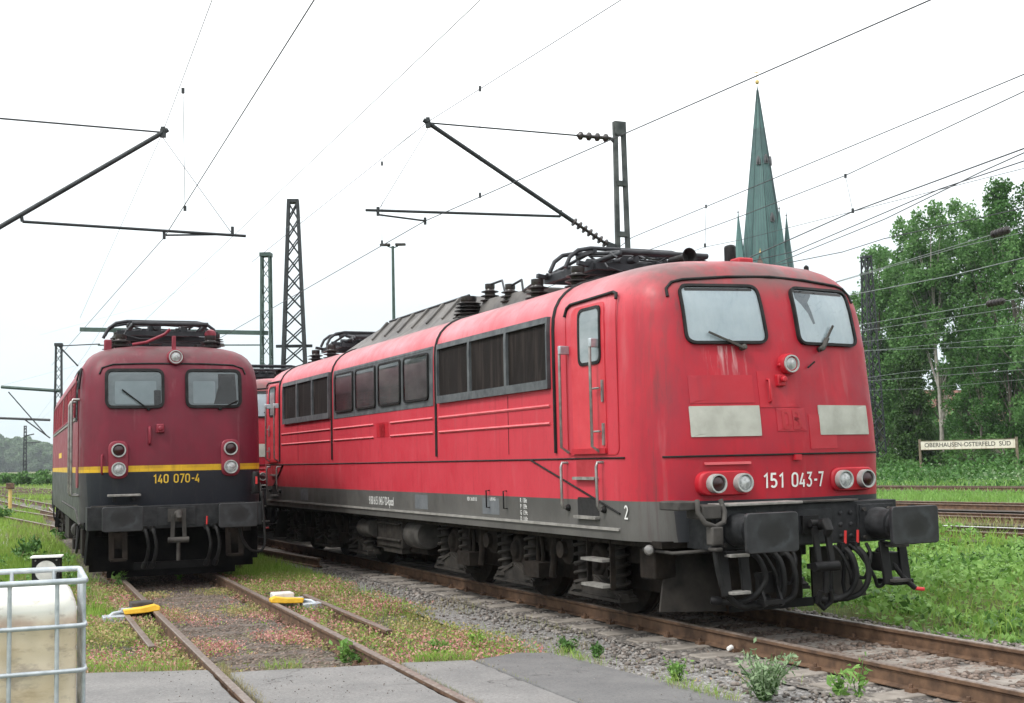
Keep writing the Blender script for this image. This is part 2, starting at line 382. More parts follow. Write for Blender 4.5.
def glass(name, c, c2, rough=.06, split=None):
    t = NT(name)
    k = t.mix(t.rng(t.noise(1.6, 3, stretch=(1, 1, 2.5)), .35, .65), c, c2)
    t.col(k); t.rough(rough); t.b.inputs['Specular IOR Level'].default_value = .8
    return t.m
def blind_mat():
    t = NT('pale_window_blind'); w = t.n.new('ShaderNodeTexWave'); w.bands_direction = 'X'; w.inputs['Scale'].default_value = 3.2; w.inputs['Distortion'].default_value = 2.2; w.inputs['Detail'].default_value = 2
    mp_ = t.n.new('ShaderNodeMapping'); mp_.inputs['Scale'].default_value = (1, 0, .25); t.l.new(t.tc.outputs['Object'], mp_.inputs[0]); t.l.new(mp_.outputs[0], w.inputs[0])
    t.col(t.mix(t.rng(t.noise(2.5, 5, rough=.7), .35, .7), (.66, .72, .76), (.80, .84, .86))); t.rough(.8); t.bump(w.outputs[1], .22, .04); return t.m
M['blind_glass'] = blind_mat()
M['cab_glass'] = glass('dusty_cab_glass', (.12, .15, .16), (.21, .245, .255), .4)
M['rear_light'] = grime('rear_window_glimpse', (.34, .39, .41), (.47, .52, .54), 2, .7); M['pane_dark'] = grime('dark_interior_and_reflection', (.012, .014, .015), (.04, .045, .047), 3, .8)
M['cab_glass_dark'] = glass('dark_cab_glass', (.06, .08, .09), (.20, .24, .26), .05)
M['side_glass'] = glass('dusty_side_glass', (.16, .175, .18), (.30, .30, .295), .5)
M['door_glass'] = glass('door_glass', (.15, .19, .20), (.26, .29, .30), .06)

def slat_mat(name, c1, c2, scale, axis=1):
    t = NT(name); w = t.n.new('ShaderNodeTexWave'); w.bands_direction = 'XYZ'[axis]; w.inputs['Scale'].default_value = scale; w.inputs['Distortion'].default_value = .6
    w.inputs['Detail'].default_value = 2
    t.l.new(t.tc.outputs['Object'], w.inputs[0])
    c = t.mix(t.rng(w.outputs[1], .3, .9), c1, c2); c = t.mix(t.rng(t.noise(3, 6, stretch=(1, 3, .3)), .5, .75), c, tuple(v * 2.2 for v in c2))
    t.col(c); t.rough(.8); t.b.inputs['Specular IOR Level'].default_value = .15; t.bump(w.outputs[1], .6, .015); return t.m
M['grille'] = slat_mat('ventilation_grille', (.006, .005, .005), (.022, .017, .015), 9)

def lamp(parent, sh, t, z, r, lensmat, name, housing=None, depth=.07, hm=None, axis=V(0, -1, 0), body='rim'):
    o = sh.mf(t, z, 0); mb = MB()
    if housing:
        mb.lathe([(r * 1.18, -.10), (r * 1.18, depth - .02), (r * 1.1, depth)], o, axis, 24); h = mb.build(name, hm, parent, 40)
    else: h = None
    ln = MB().lathe([(r * .84, -.02), (r * .84, depth - .012), (r * .6, depth + .008), (0.001, depth + .018)], o, axis, 24)
    host = h if h else ln.build(name, lensmat, parent, 40)
    if h: ln.build('lens', lensmat, h, 40)
    MB().lathe([(r * .80, -.02), (r * .80, depth), (r * .84, depth + .018), (r * .98, depth + .018), (r, depth), (r, -.02)], o, axis, 24).build('rim', M['rim'], host, 40)
    return host

def clear_glass():
    m = bpy.data.materials.new('window_glass'); m.use_nodes = True; n, l = m.node_tree.nodes, m.node_tree.links; n.clear()
    o = n.new('ShaderNodeOutputMaterial'); mx_ = n.new('ShaderNodeMixShader'); fr = n.new('ShaderNodeFresnel'); fr.inputs['IOR'].default_value = 1.5
    tr = n.new('ShaderNodeBsdfTransparent'); tr.inputs[0].default_value = (.90, .94, .95, 1); g = n.new('ShaderNodeBsdfGlossy'); g.inputs['Roughness'].default_value = .02
    l.new(fr.outputs[0], mx_.inputs[0]); l.new(tr.outputs[0], mx_.inputs[1]); l.new(g.outputs[0], mx_.inputs[2]); l.new(mx_.outputs[0], o.inputs[0]); return m
M['clear_glass'] = clear_glass()
def pane(parent, mp, poly, r, w, glassmat, framemat, name='windscreen', o=.012, proud=.03, inner=()):
    """glazing in a rubber frame; behind the glass a blind or the dim cab, with the shapes in inner: (outline, material, name)"""
    out = roundpoly(poly, r, 6); inn = inset(out, w)
    p = MB().plate(mp, inset(out, w * .6), 0.0, o + .014).build(name, M['clear_glass'], parent, 0)
    MB().plate(mp, inset(out, w * .8), 0.0, o).build('blind' if 'blind' in glassmat.name else 'backing', glassmat, p, 0)
    for k, (q, m, nm) in enumerate(inner): MB().plate(mp, q, 0, o + .003 + .002 * k).build(nm, m, p, 0)
    MB().ring(mp, out, inn, .0, proud + .012).build('frame', framemat, p, 50)
    return p

def buffer(parent, t, z=1.05, w=.60, h=.38, ext=.62):
    b = MB()
    b.box((t - .21, -.02, z - .19), (t + .21, .03, z + .19))
    b.lathe([(.165, .0), (.165, .10), (.15, .14), (.15, .30), (.125, .305), (.125, .53), (.15, .56), (.20, ext - .055)], (t, 0, z), (0, -1, 0), 24)
    o = b.build('buffer', M['buffer'], parent, 40)
    pl = MB(); out = rr(t - w / 2, t + w / 2, z - h / 2, z + h / 2, .045)
    pl.prism([(u, -ext + .055, v) for u, v in out], (0, -.05, 0)); pl.build('buffer_plate', M['plate'], o, 40, bevel=.008)
    bo = MB()
    for a in (-.165, .165):
        for c in (-.145, .145): bo.cyl((t + a, -.02, z + c), (t + a, -.05, z + c), .022, n=6)
    bo.build('bolt', M['under_grey'], o, 30)
    return o
def plate_mat():
    t = NT('greased_buffer_plate'); X, Y, Z = t.xyz()
    base = t.mix(t.rng(t.noise(5, 6), .35, .65), (.012, .0125, .014), (.030, .031, .034))
    # worn greasy centre where the plates meet
    gx = t.math('ABSOLUTE', t.math('SUBTRACT', t.math('ABSOLUTE', X), .875)); gz = t.math('MULTIPLY', t.math('SUBTRACT', Z, 1.05), 1.35)
    d = t.math('SQRT', t.math('ADD', t.math('MULTIPLY', gx, gx), t.math('MULTIPLY', gz, gz)))
    d = t.math('ADD', d, t.rng(t.noise(9, 4), .3, .7, -.03, .03))
    c = t.mix(t.rng(d, .08, .21, .8, 0), base, (.007, .007, .007))
    c = t.mix(t.math('MULTIPLY', t.rng(d, .16, .2), t.rng(d, .27, .20, 0, 1)), c, t.mix(t.rng(t.noise(3.5, 5), .42, .62, 0, .6), base, (.05, .056, .062)))
    t.col(c); t.rough(.5); t.b.inputs['Metallic'].default_value = .2; return t.m
M['plate'] = plate_mat()

def hose(parent, pts, r=.028, mat='rubber', name='brake_hose', cock=True, red=False):
    p = [Vector(q) for q in pts]; q = []
    for i in range(len(p) - 1):       # catmull-rom
        a, b, c, d = p[max(i - 1, 0)], p[i], p[i + 1], p[min(i + 2, len(p) - 1)]
        for k in range(6):
            t = k / 6; q.append(.5 * ((2 * b) + (c - a) * t + (2 * a - 5 * b + 4 * c - d) * t * t + (3 * b - 3 * c + d - a) * t ** 3))
    q.append(p[-1]); o = MB().tube(q, r, 10).build(name, M[mat], parent, 60)
    if cock:
        m = MB(); m.cyl(p[0] + V(0, 0, .05), p[0] - V(0, 0, .04), .042, n=10); m.cyl(p[0] + V(-.05, .02, .02), p[0] + V(.05, .02, .02), .03, n=8); m.build('valve', M['black'], o, 40)
        if red: MB().cyl(p[0] + V(0, -.03, .04), p[0] + V(.005, -.035, .17), .014, n=8).build('handle', M['red_handle'], o, 40)
    e = MB(); e.lathe([(r * 1.35, -.03), (r * 1.6, 0), (r * 1.6, .06), (r * 1.2, .08)], p[-1], p[-1] - p[-2], 10); e.build('coupling_head', M['black'], o, 40)
    return o
M['red_handle'] = grime('red_handle_paint', (.45, .02, .02), (.6, .04, .04), 8, .5)

def handrail(parent, pts, r, mat='steel', name='handrail', foot=True):
    o = MB().tube(pts, r, 10).build(name, M[mat], parent, 60)
    return o

def insulator(parent, p, h=.30, r=.15, n=4, name='insulator'):
    p = Vector(p); prof = [(r * .5, 0)]
    for k in range(n):
        a = k / n * h; d = h / n; prof += [(r * .55, a + d * .15), (r * (1 - .06 * k), a + d * .35), (r * (1 - .06 * k), a + d * .5), (r * .5, a + d * .75)]
    prof += [(r * .45, h), (r * .5, h + .02), (r * .5, h + .08), (r * .2, h + .085)]
    return MB().lathe(prof, p, (0, 0, 1), 18).build(name, M['insul'], parent, 40)

def pantograph(parent, y0, y1, zr, z, tw=.80, iout=0., name='pantograph'):
    """folded scissor pantograph between y0 and y1 (y0 nearer the cab end)"""
    m = MB(); ym = (y0 + y1) / 2
    for t in (-tw, tw): m.bar((t, y0 + .2, z), (t, y1 - .2, z), .07, .09)
    for y in (y0 + .2, ym - .25, ym + .25, y1 - .2): m.bar((-tw, y, z), (tw, y, z), .07, .08)
    o = m.build(name, M['panto'], parent, 40)
    for t in (-tw - iout, tw + iout):
        for y in (y0 + .3, y1 - .3):
            insulator(o, (t, y, zr - .06 if iout else zr), z - zr - (.02 if iout else .06), .17, 4 if not iout else 3)
            if iout: MB().bar((t, y, z + .05), (t * .8, y, z + .02), .07, .05).build('insulator_arm', M['panto'], o, 30)
    a = MB(); zt = z + .24
    for sgn, ya, yb in ((1, ym - .3, y0 - .15), (-1, ym + .3, y1 + .15)):
        for t in (-.62, .62):
            a.tube([(t, ya, z + .10), (t * .95, yb, z + .12)], .036, 8)
            a.tube([(t * .95, yb, z + .13), (t * .85, ym - sgn * .05, zt + .02)], .024, 8)
        a.tube([(-.7, ya, z + .10), (.7, ya, z + .10)], .055, 10)
        a.tube([(-.62, yb, z + .13), (.62, yb, z + .13)], .035, 8)
        a.tube([(-.60, yb, z + .13), (.5, ym, zt)], .014, 6); a.tube([(.60, yb, z + .13), (-.5, ym, zt)], .014, 6)
        for t in (-.35, .35):
            a.tube([(t, ya, z + .12), (t, ya + sgn * .9, z + .10)], .045, 8)
    for sgn in (-1, 1):
        for t in (-.5, -.2, .2, .5): a.tube([(t, ym + sgn * .2, z + .05), (t * 1.2, ym + sgn * .75, z + .16), (t * 1.3, ym + sgn * 1.0, z + .06)], .014, 6)
        a.tube([(-.75, ym + sgn * .55, z + .06), (-.2, ym + sgn * .35, z + .17), (.35, ym + sgn * .5, z + .12), (.75, ym + sgn * .3, z + .06)], .013, 6)
    a.build('pantograph_arm', M['panto'], o, 50)
    c = MB()
    for dy in (-.22, .22):
        pts = [(-.97, ym + dy, zt - .20), (-.90, ym + dy, zt - .06), (-.78, ym + dy, zt + .03), (-.60, ym + dy, zt + .065), (.60, ym + dy, zt + .065), (.78, ym + dy, zt + .03), (.90, ym + dy, zt - .06), (.97, ym + dy, zt - .20)]
        c.tube(pts, .028, 8)
    for t in (-.55, .55): c.bar((t, ym - .25, zt + .03), (t, ym + .25, zt + .03), .05, .05)
    c.build('collector_head', M['panto'], o, 50)
    b = MB()
    for t, y, hh in ((-.2, y0 + .5, .16), (.25, y0 + .55, .12), (-.45, ym, .18), (.4, ym + .5, .14), (0, y1 - .5, .17)):
        b.box((t - .1, y - .14, z), (t + .1, y + .14, z + hh)); b.cyl((t, y - .3, z + hh * .7), (t, y + .3, z + hh * .7), .045)
    b.tube([(-.7, y0 + .1, z + .02), (-.75, y0 - .05, z - .05), (-.5, y0 - .1, z - .12), (-.2, y0 + .1, z - .1)], .012, 6)
    b.build('drive_gear', M['panto'], o, 40)
    return o

def bogie(parent, axles, kind):
    yc = sum(axles) / len(axles); y0, y1 = axles[0] - 1.05, axles[-1] + 1.05
    f = MB()
    for t in (-1.02, 1.02):
        f.box((t - .06, y0 + .2, .62), (t + .06, y1 - .2, .86))
        for y in axles: f.box((t - .07, y - .32, .42), (t + .07, y + .32, .7))
    for y in [(a + b) / 2 for a, b in zip(axles, axles[1:])] + [y0 + .3, y1 - .3]: f.box((-1.0, y - .12, .5), (1.0, y + .12, .84))
    f.box((-.9, y0 + .2, .30), (.9, y1 - .2, .75))
    o = f.build('bogie', M['under'], parent, 35, bevel=.012)
    for y in axles:
        w = MB()
        for t in (-.7525, .7525):
            sg = 1 if t > 0 else -1
            w.lathe([(.20, .075), (.48, .05), (.60, .07), (.625, .07), (.625, -.04), (.652, -.045), (.652, -.07), (.5, -.06), (.2, -.06)], (t, y, .625), (sg, 0, 0), 40)
        w.cyl((-.95, y, .625), (.95, y, .625), .1); w.build('wheelset', M['under'], o, 35)
    for sg in (-1, 1):
        for i, y in enumerate(axles):
            b = MB(); tx = sg * 1.17
            if kind == 'six':
                # inverted-V bracket under the axle box with a centre web
                b.prism([(tx - .09, y - .62, .20), (tx - .09, y + .62, .20), (tx - .09, y + .60, .28), (tx - .09, y + .06, .46), (tx - .09, y - .06, .46), (tx - .09, y - .60, .28)], (.10, 0, 0))
                for k in (-1, 1): b.bar((tx, y + k * .60, .24), (tx, y + k * .03, .43), .22, .035)
                b.bar((tx, y - .62, .215), (tx, y + .62, .215), .24, .035); b.bar((tx + sg * .06, y, .22), (tx + sg * .06, y, .46), .12, .05)
                b.build('axle_bracket', M['bracket'], o, 30)
                a = MB(); a.lathe([(.20, 0), (.20, .16), (.17, .20), (.12, .21), (.10, .25), (.05, .26)], (sg * 1.02, y, .625), (sg, 0, 0), 18)
                a.box((sg * 1.0, y - .2, .42), (sg * 1.2, y + .2, .66)); a.build('axle_box', M['under'], o, 35, bevel=.01)
            else:
                a = MB(); a.lathe([(.2, 0), (.2, .1), (.16, .16), (.05, .17)], (sg * 1.05, y, .625), (sg, 0, 0), 18)
                a.box((sg * .98, y - .26, .40), (sg * 1.16, y + .26, .52)); a.build('axle_box', M['under'], o, 35, bevel=.01)
            for dy in (-.42, .42):
                s_ = MB(); pts = [(tx + .11 * math.cos(k * .55), y + dy + .11 * math.sin(k * .55), .30 + .62 * k / 66) for k in range(67)]
                s_.tube(pts, .024, 6); s_.cyl((tx, y + dy, .28), (tx, y + dy, .94), .075, n=10)
                s_.cyl((tx, y + dy, .27), (tx, y + dy, .32), .15, n=14); s_.cyl((tx, y + dy, .88), (tx, y + dy, .93), .15, n=14)
                s_.build('coil_spring', M['bracket'], o, 50)
        for y in [(a + b) / 2 for a, b in zip(axles, axles[1:])]:
            d = MB(); tx = sg * 1.25
            d.tube([(tx, y - .18, .92), (tx, y - .08, .62)], .075, 10); d.tube([(tx, y - .08, .64), (tx, y, .36)], .05, 10)
            d.tube([(tx, y + .3, .88), (tx, y + .24, .6), (tx, y + .3, .42), (tx, y + .40, .5), (tx, y + .38, .85)], .03, 8)
            d.lathe([(.16, 0), (.18, .05), (.18, .14), (.1, .18), (.1, .24)], (tx - sg * .1, y + .06 - .55, .72), (sg, 0, 0), 16)
            d.box((tx - .14, y + .1, .34), (tx + .06, y + .55, .52)); d.build('damper', M['under'], o, 35)
    return o
M['bracket'] = grime('dusty_bracket', (.016, .0145, .013), (.042, .037, .032), 5, .75, spec=.2)

def rot_copy(objs, L):
    for o in objs:
        c = copy_tree(o, o.parent); c.rotation_euler = (0, 0, PI); c.location = (0, L, 0)
# ------------------------------------------------------------------ the bright red six-axle locomotive
L1 = 17.95
prof = [(.92, 1.545, .20), (1.0, 1.55, .19), (1.31, 1.555, .17), (1.79, 1.558, .15), (2.1, 1.558, .17), (2.95, 1.558, .27), (3.30, 1.557, .345),
        (3.44, 1.548, .385), (3.56, 1.515, .43), (3.66, 1.46, .475), (3.74, 1.385, .53), (3.81, 1.29, .605), (3.87, 1.16, .71), (3.915, 1.0, .85), (3.955, .8, 1.05), (3.985, .5, 1.35), (3.995, .25, 1.6)]
SH1 = Shell(L1, prof, [(1.05, .17), (1.37, .26), (1.558, .56), (1.558, .98)], .19, 1.558)
RED = dict(stain=(-.95, -.42, 2.55, 2.93), L=L1, z=1.335, chalk_highlight=(.62, .24, .27), brow=.22, paint=(.335, .004, .0155), paint2=(.42, .006, .020), low=(.066, .065, .061), low2=(.110, .107, .101), nose=(.020, .022, .027), nose_y=.47, roof=3.86)
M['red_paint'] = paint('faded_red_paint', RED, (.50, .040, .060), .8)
M['red_plain'] = grime('red_trim_paint', (.35, .005, .015), (.43, .009, .02), 5, .5)
M['red_pink'] = grime('faded_rib_paint', (.55, .09, .105), (.62, .13, .145), 4, .5)
M['ghost'] = grime('overpainted_red', (.30, .004, .011), (.35, .007, .014), 5, .5)
M['letter'] = grime('white_lettering', (.60, .60, .58), (.72, .72, .70), 10, .6)
M['hood'] = grime('grey_roof_hood', (.055, .052, .05), (.13, .122, .112), 2.5, .6)
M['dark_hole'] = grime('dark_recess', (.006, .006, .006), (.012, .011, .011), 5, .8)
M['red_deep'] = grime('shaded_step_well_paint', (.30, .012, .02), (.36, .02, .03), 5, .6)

M['red_patch'] = grime('repainted_red', (.335, .005, .016), (.41, .008, .021), 2, .55, streak=(.22, .010, .024))
M['blind_shade'] = grime('grey_blind_tear', (.16, .18, .20), (.26, .285, .31), 5, .8)
def build_red():
    root = empty('electric_locomotive', (2.9914, 13.0554, 0), .4285); sh = SH1; mf, ms = sh.mf, sh.ms; sym = []
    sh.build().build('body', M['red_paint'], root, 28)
    P = lambda o: (sym.append(o), o)[1]
    # --- front
    for sg in (-1, 1):
        P(pane(root, mf, [(sg * .19, 2.945), (sg * 1.105, 2.945), (sg * 1.09, 3.585), (sg * .20, 3.585)][::sg], .115, .027, M['blind_glass'], M['rubber'], proud=.028, inner=[] if sg < 0 else [([(.27, 3.53), (.27, 3.46), (.34, 3.40), (.42, 3.30), (.47, 3.18), (.50, 3.19), (.47, 3.33), (.44, 3.43), (.52, 3.50), (.52, 3.53)], M['blind_shade'], 'blind_tear')]))
        P(MB().plate(mf, rr(min(sg * .27, sg * 1.02), max(sg * .27, sg * 1.02), 3.522, 3.55, .010, 3), .0, .020).build('blind_roller', M['rubber'], root, 30))  # dark band standing in for the frame's shade along the glass top
        w = MB(); b0 = mf(sg * .50, 2.905, .05); b1 = mf(sg * .50 - .36 * 1, 3.06, .06) if sg < 0 else mf(sg * .50 + .22, 3.16, .06)
        w.lathe([(.028, 0), (.03, .07), (.02, .08)], mf(sg * .50, 2.905, .0), (0, -1, .15), 10)
        w.bar(mf(sg * .50, 2.90, .055), b0.lerp(b1, .45), .05, .025); w.bar(b0.lerp(b1, .35), b1, .018, .02)
        P(w.build('wiper', M['under_grey'], root, 40))
        P(MB().plate(mf, rr(min(sg * .375, sg * 1.138), max(sg * .375, sg * 1.138), 1.985, 2.30, .008, 2), 0., .012).build('marking_panel', M['panel'], root, 0))
        # lamp pod with tail light (outer) and headlight (inner)
        P(MB().plate(lambda u, v, o: V(u, sh.fs(sg * .80, v) - o + (abs(u) - .8) * .08, v), rr(min(sg * .50, sg * 1.12), max(sg * .50, sg * 1.12), 1.385, 1.635, .12, 8), -.10, .055).build('lamp_pod', M['red_plain'], root, 40, bevel=.02))
        P(lamp(root, sh, sg * .64, 1.51, .098, M['lens_white'], 'headlight', depth=.10)); P(lamp(root, sh, sg * .95, 1.51, .098, M['lens_red'], 'tail_light', depth=.14))
        P(MB().plate(mf, rr(min(sg * .52, sg * 1.02), max(sg * .52, sg * 1.02), 1.70, 1.725, .008, 2), 0, .03).build('grab_strip', M['red_pink'], root, 30)) if sg < 0 else None
    P(lamp(root, sh, 0, 2.735, .094, M['lens_white'], 'headlight', True, .09, M['red_plain']))
    drip = [(-1.20, 3.46), (-1.19, 3.55), (-1.12, 3.62), (-1.0, 3.65), (-.5, 3.685), (0, 3.695), (.5, 3.685), (1.0, 3.65), (1.12, 3.62), (1.19, 3.55), (1.20, 3.46)]
    P(MB().tube([mf(u, v, .008) for u, v in drip], .017, 8).build('drip_rail', M['rubber'], root, 60))
    P(MB().tube([mf(u, 1.79, .008) for u in np.linspace(-1.38, 1.38, 25)], .011, 6).build('belt_strip', M['rubber'], root, 60))
    P(numerals('151 043-7', .155, mf, .0, 1.52, M['letter'], root, .012))
    P(MB().plate(mf, rr(-.19, .17, 2.03, 2.27, .004, 2), 0, .007).build('emblem_patch', M['red_patch'], root, 0)); P(numerals('DB', .19, mf, -.01, 2.15, M['ghost'], root, .011, name='emblem', wx=1.1, pen=.17))
    for x0, x1, z0, z1 in ((-1.12, -.42, 2.33, 2.62), (-.36, .12, 2.28, 2.66), (.22, .62, 1.84, 2.2)): P(MB().plate(mf, rr(x0, x1, z0, z1, .004, 2), 0, .006).build('repaint_patch', M['red_patch'], root, 0))
    h = MB(); h.tube([mf(-.25, 2.33, .0), mf(-.25, 2.34, .05), mf(-.25, 2.56, .05), mf(-.25, 2.57, 0)], .014, 8)
    P(h.build('grab_handle', M['red_plain'], root, 50))
    k = MB(); k.box((-.16, sh.fs(0, 2.60) - .05, 2.50), (-.06, sh.fs(0, 2.60) + .05, 2.62)); k.cyl((-.11, sh.fs(0, 2.6) - .06, 2.57), (-.11, sh.fs(0, 2.6) - .11, 2.57), .03); k.cyl(mf(-.1, 2.72, 0), mf(-.1, 2.72, .05), .02)
    P(k.build('socket', M['red_plain'], root, 40, bevel=.01))
    P(MB().tube([mf(.28, 2.70, .02), mf(.36, 2.76, .05)], .01, 6).build('hook', M['black'], root, 40))
    P(MB().box((-.03, sh.fs(0, 1.76) - .04, 1.73), (.05, sh.fs(0, 1.76) + .02, 1.785)).build('lock', M['red_plain'], root, 30))
    # --- headstock
    m = MB(); m.box((-1.17, 0, .86), (1.17, .45, 1.285)); m.box((-1.12, -.012, .90), (-.63, 0, 1.25)); m.box((.63, -.012, .90), (1.12, 0, 1.25)); m.box((-.3, -.015, .87), (.3, 0, 1.22))
    for t in (-.52, -.4, .42, .55):
        for z in (.93, 1.05, 1.17): m.lathe([(.026, 0), (.026, .012), (.012, .024)], (t, 0, z), (0, -1, 0), 8)
    P(m.build('headstock', M['buffer'], root, 35, bevel=.01))
    P(MB().box((-1.10, -.10, 1.288), (-.12, .16, 1.315)).build('tread_plate', M['alu'], root, 30, bevel=.006)); P(MB().box((-.1, -.06, 1.29), (.62, .12, 1.31)).build('tread_plate', M['under_grey'], root, 30, bevel=.004))
    for t in (-.875, .875): P(buffer(root, t))
    hk = MB(); hk.box((-.10, -.06, .98), (.10, 0, 1.16)); hk.tube([(0, -.05, 1.07), (0, -.20, 1.07), (0, -.30, 1.09), (0, -.335, 1.03), (0, -.30, .97)], [.05, .055, .06, .05, .035], 12)
    hk = P(hk.build('coupling_hook', M['black'], root, 50, bevel=.006))
    s_ = MB()
    for t in (-.075, .075): s_.bar((t, -.20, 1.09), (t * 1.1, -.27, .66), .035, .06)
    s_.cyl((-.12, -.2, 1.09), (.12, -.2, 1.09), .035); s_.cyl((-.15, -.27, .66), (.15, -.27, .66), .05); s_.cyl((0, -.27, .66), (0, -.25, .40), .034)
    s_.tube([(-.06, -.25, .42), (-.08, -.22, .30), (0, -.2, .24), (.08, -.22, .30), (.06, -.25, .42)], .03, 8); s_.build('screw_link', M['black'], hk, 40)
    for t, red in ((-.50, 0), (-.36, 0), (.40, 1), (.56, 1)):
        sg = -1 if t < 0 else 1
        P(hose(root, [(t, -.06, .82), (t + .03, -.16, .72), (t + .05, -.18, .52), (t - .02 * sg, -.14, .36), (t - .16, -.08, .30), (t - .28, -.03, .30)], .03, red=bool(red)))
    for t, dx, low in ((-.62, .10, .46), (-.24, -.06, .50), (.30, .10, .44), (.72, -.08, .50), (.50, .2, .40)):
        P(hose(root, [(t, -.03, .84), (t + dx * .3, -.12, .74), (t + dx, -.15, low + .12), (t + dx * 1.4, -.11, low), (t + dx * 2.2, -.04, low + .06), (t + dx * 2.4, .02, .80)], .019, cock=False, name='cable'))
    P(hose(root, [(-.72, -.03, .82), (-.70, -.14, .74), (-.66, -.16, .56), (-.78, -.12, .40), (-.95, -.05, .34), (-1.1, .02, .36)], .028))
    for t in (.28, .44): P(MB().tube([(t, .02, .86), (t + .01, .0, .66), (t, .02, .44), (t + .01, .0, .30)], .022, 8).build('pipe', M['black'], root, 50))
    P(MB().bar((.0, .02, .64), (.6, .02, .66), .04, .05).build('pipe_bracket', M['black'], root, 30))
    # uic cable, socket and bracket at the left corner
    u = MB(); u.tube([(-1.36, -.06, 1.36), (-1.38, -.10, 1.24), (-1.33, -.14, 1.14), (-1.22, -.15, 1.10), (-1.11, -.14, 1.14), (-1.07, -.10, 1.24), (-1.09, -.06, 1.36)], .026, 10)
    P(u.build('cable_bracket', M['under_grey'], root, 50))
    b = MB(); b.box((-1.33, -.10, 1.17), (-1.10, .2, 1.31)); b.box((-1.55, -.02, 1.26), (-1.3, .35, 1.35)); P(b.build('cable_socket', M['under_grey'], root, 35, bevel=.015))
    c = MB(); c.box((-1.28, -.19, .92), (-1.15, -.07, 1.10)); c.box((-1.26, -.2, .86), (-1.17, -.06, .9)); cb = P(c.build('cable_plug', M['under_grey'], root, 35, bevel=.015))
    hose(cb, [(-1.215, -.13, .88), (-1.20, -.14, .70), (-1.13, -.13, .48), (-.98, -.1, .34), (-.80, -.05, .30), (-.60, -.02, .34)], .032, cock=False, name='jumper_cable')
    # shunter's step frames
    for sg in (-1, 1):
        st = MB(); t0 = sg * 1.12
        x0, x1 = (t0, t0 + .24) if sg < 0 else (t0 - .24, t0)
        for xx in (x0, x1): st.bar((xx, -.16, .42), (xx, -.10, .86), .035, .11)
        st.bar((x0, -.14, .84), (x1, -.14, .84), .05, .03); f = P(st.build('step_frame', M['black'], root, 30, bevel=.008))
        for z in (.44, .80): MB().box((x0 + .01, -.24, z), (x1 - .01, -.10, z + .03)).build('step_tread', M['under_grey' if sg > 0 else 'alu'], f, 30, bevel=.005)
    r_ = MB(); t = -.70; r_.bar((t, -.2, .30), (t, -.06, .62), .03, .05); r_.box((t - .02, -.22, .32), (t + .22, -.08, .36)); r_.bar((t + .2, -.2, .30), (t + .2, -.06, .62), .03, .05)
    r_.box((t, -.08, .42), (t + .2, -.04, .62)); P(r_.build('step_frame', M['black'], root, 30))
    r_ = MB(); r_.box((.95, -.16, .40), (1.22, .1, .46)); r_.tube([(.88, .0, .78), (1.0, -.1, .62), (1.12, -.16, .44), (1.2, -.2, .36)], .03, 8); r_.box((.84, -.12, .55), (1.1, .12, .74))
    r_ = P(r_.build('heating_socket', M['black'], root, 35, bevel=.01)); MB().cyl((1.2, -.2, .36), (1.28, -.24, .35), .02).build('handle', M['red_handle'], r_, 40)
    # rail guards
    for sg in (-1, 1):
        g = MB(); g.prism([(sg * 1.34, .74, .20), (sg * .56, .68, .16), (sg * .66, .82, .76), (sg * 1.20, .82, .76)], (0, .03, 0)); P(g.build('rail_guard', M['bracket'], root, 30))
    P(MB().bar((-.56, .62, .20), (.5, .62, .20), .05, .09).build('guard_bar', M['black'], root, 30))
    P(MB().box((-.62, .5, .25), (.30, 1.2, .84)).build('drawgear_box', M['under'], root, 30, bevel=.03))
    # --- left side (copied to the right side by turning)
    S = lambda y0, y1, z0, z1, o0, o1, name, mat, r=.01: P(MB().plate(ms, rr(y0, y1, z0, z1, r, 3), o0, o1).build(name, mat, root, 30))
    for y0, n, w in ((2.70, 3, 1.215), (11.88, 3, 1.13)):
        yy1 = y0 + n * w
        for i in range(n):
            a, b = y0 + i * w, y0 + (i + 1) * w
            g = P(MB().plate(ms, rr(a + .03, b - .03, 2.72, 3.40, .01, 2), 0, .012).build('air_grille', M['grille'], root, 0))
            MB().ring(ms, rr(a, b, 2.62 if i < 9 else 2.66, 3.475, .012, 2), rr(a + .035, b - .035, 2.725, 3.40, .012, 2), 0, .05).build('grille_frame', M['frame_grey'], g, 30)
    P(MB().ring(ms, rr(6.58, 11.68, 2.60, 3.475, .02, 2), rr(6.62, 11.64, 2.64, 3.44, .02, 2), 0, .008).build('window_band', M['frame_grey'], root, 30))
    P(MB().plate(ms, rr(6.60, 11.66, 2.62, 3.46, .01, 2), 0, .005).build('window_band', M['frame_grey'], root, 0))
    for i in range(4):
        a = 6.74 + i * 1.235
        P(pane(root, ms, [(a, 2.70), (a + 1.08, 2.70), (a + 1.08, 3.40), (a, 3.40)], .09, .032, M['side_glass'], M['rubber'], 'side_window', .012, .022))
    for y in (2.60, 6.47, 11.78, 15.65):                                   # seam gaskets over the removable roof sections
        pts = [ms(y, z, .006) for z in (1.86, 2.4, 3.0, 3.30, 3.44, 3.56, 3.66, 3.74, 3.81, 3.87, 3.915, 3.955)]
        P(MB().tube(pts + [V(0, y, 4.0)], .024, 6).build('seam_gasket', M['rubber'], root, 60))
    for z in (2.21, 2.42):
        for y0, y1 in ((2.74, 6.36), (6.60, 8.5), (9.35, 11.66), (11.9, 15.5)):
            P(MB().tube([ms(y0, z, .002), ms(y1, z, .002)], .02, 6).build('side_rib', M['red_pink'], root, 60))
    P(MB().tube([ms(y, 1.79, .004) for y in (1.0, 16.9)], .011, 6).build('belt_strip', M['rubber'], root, 60))
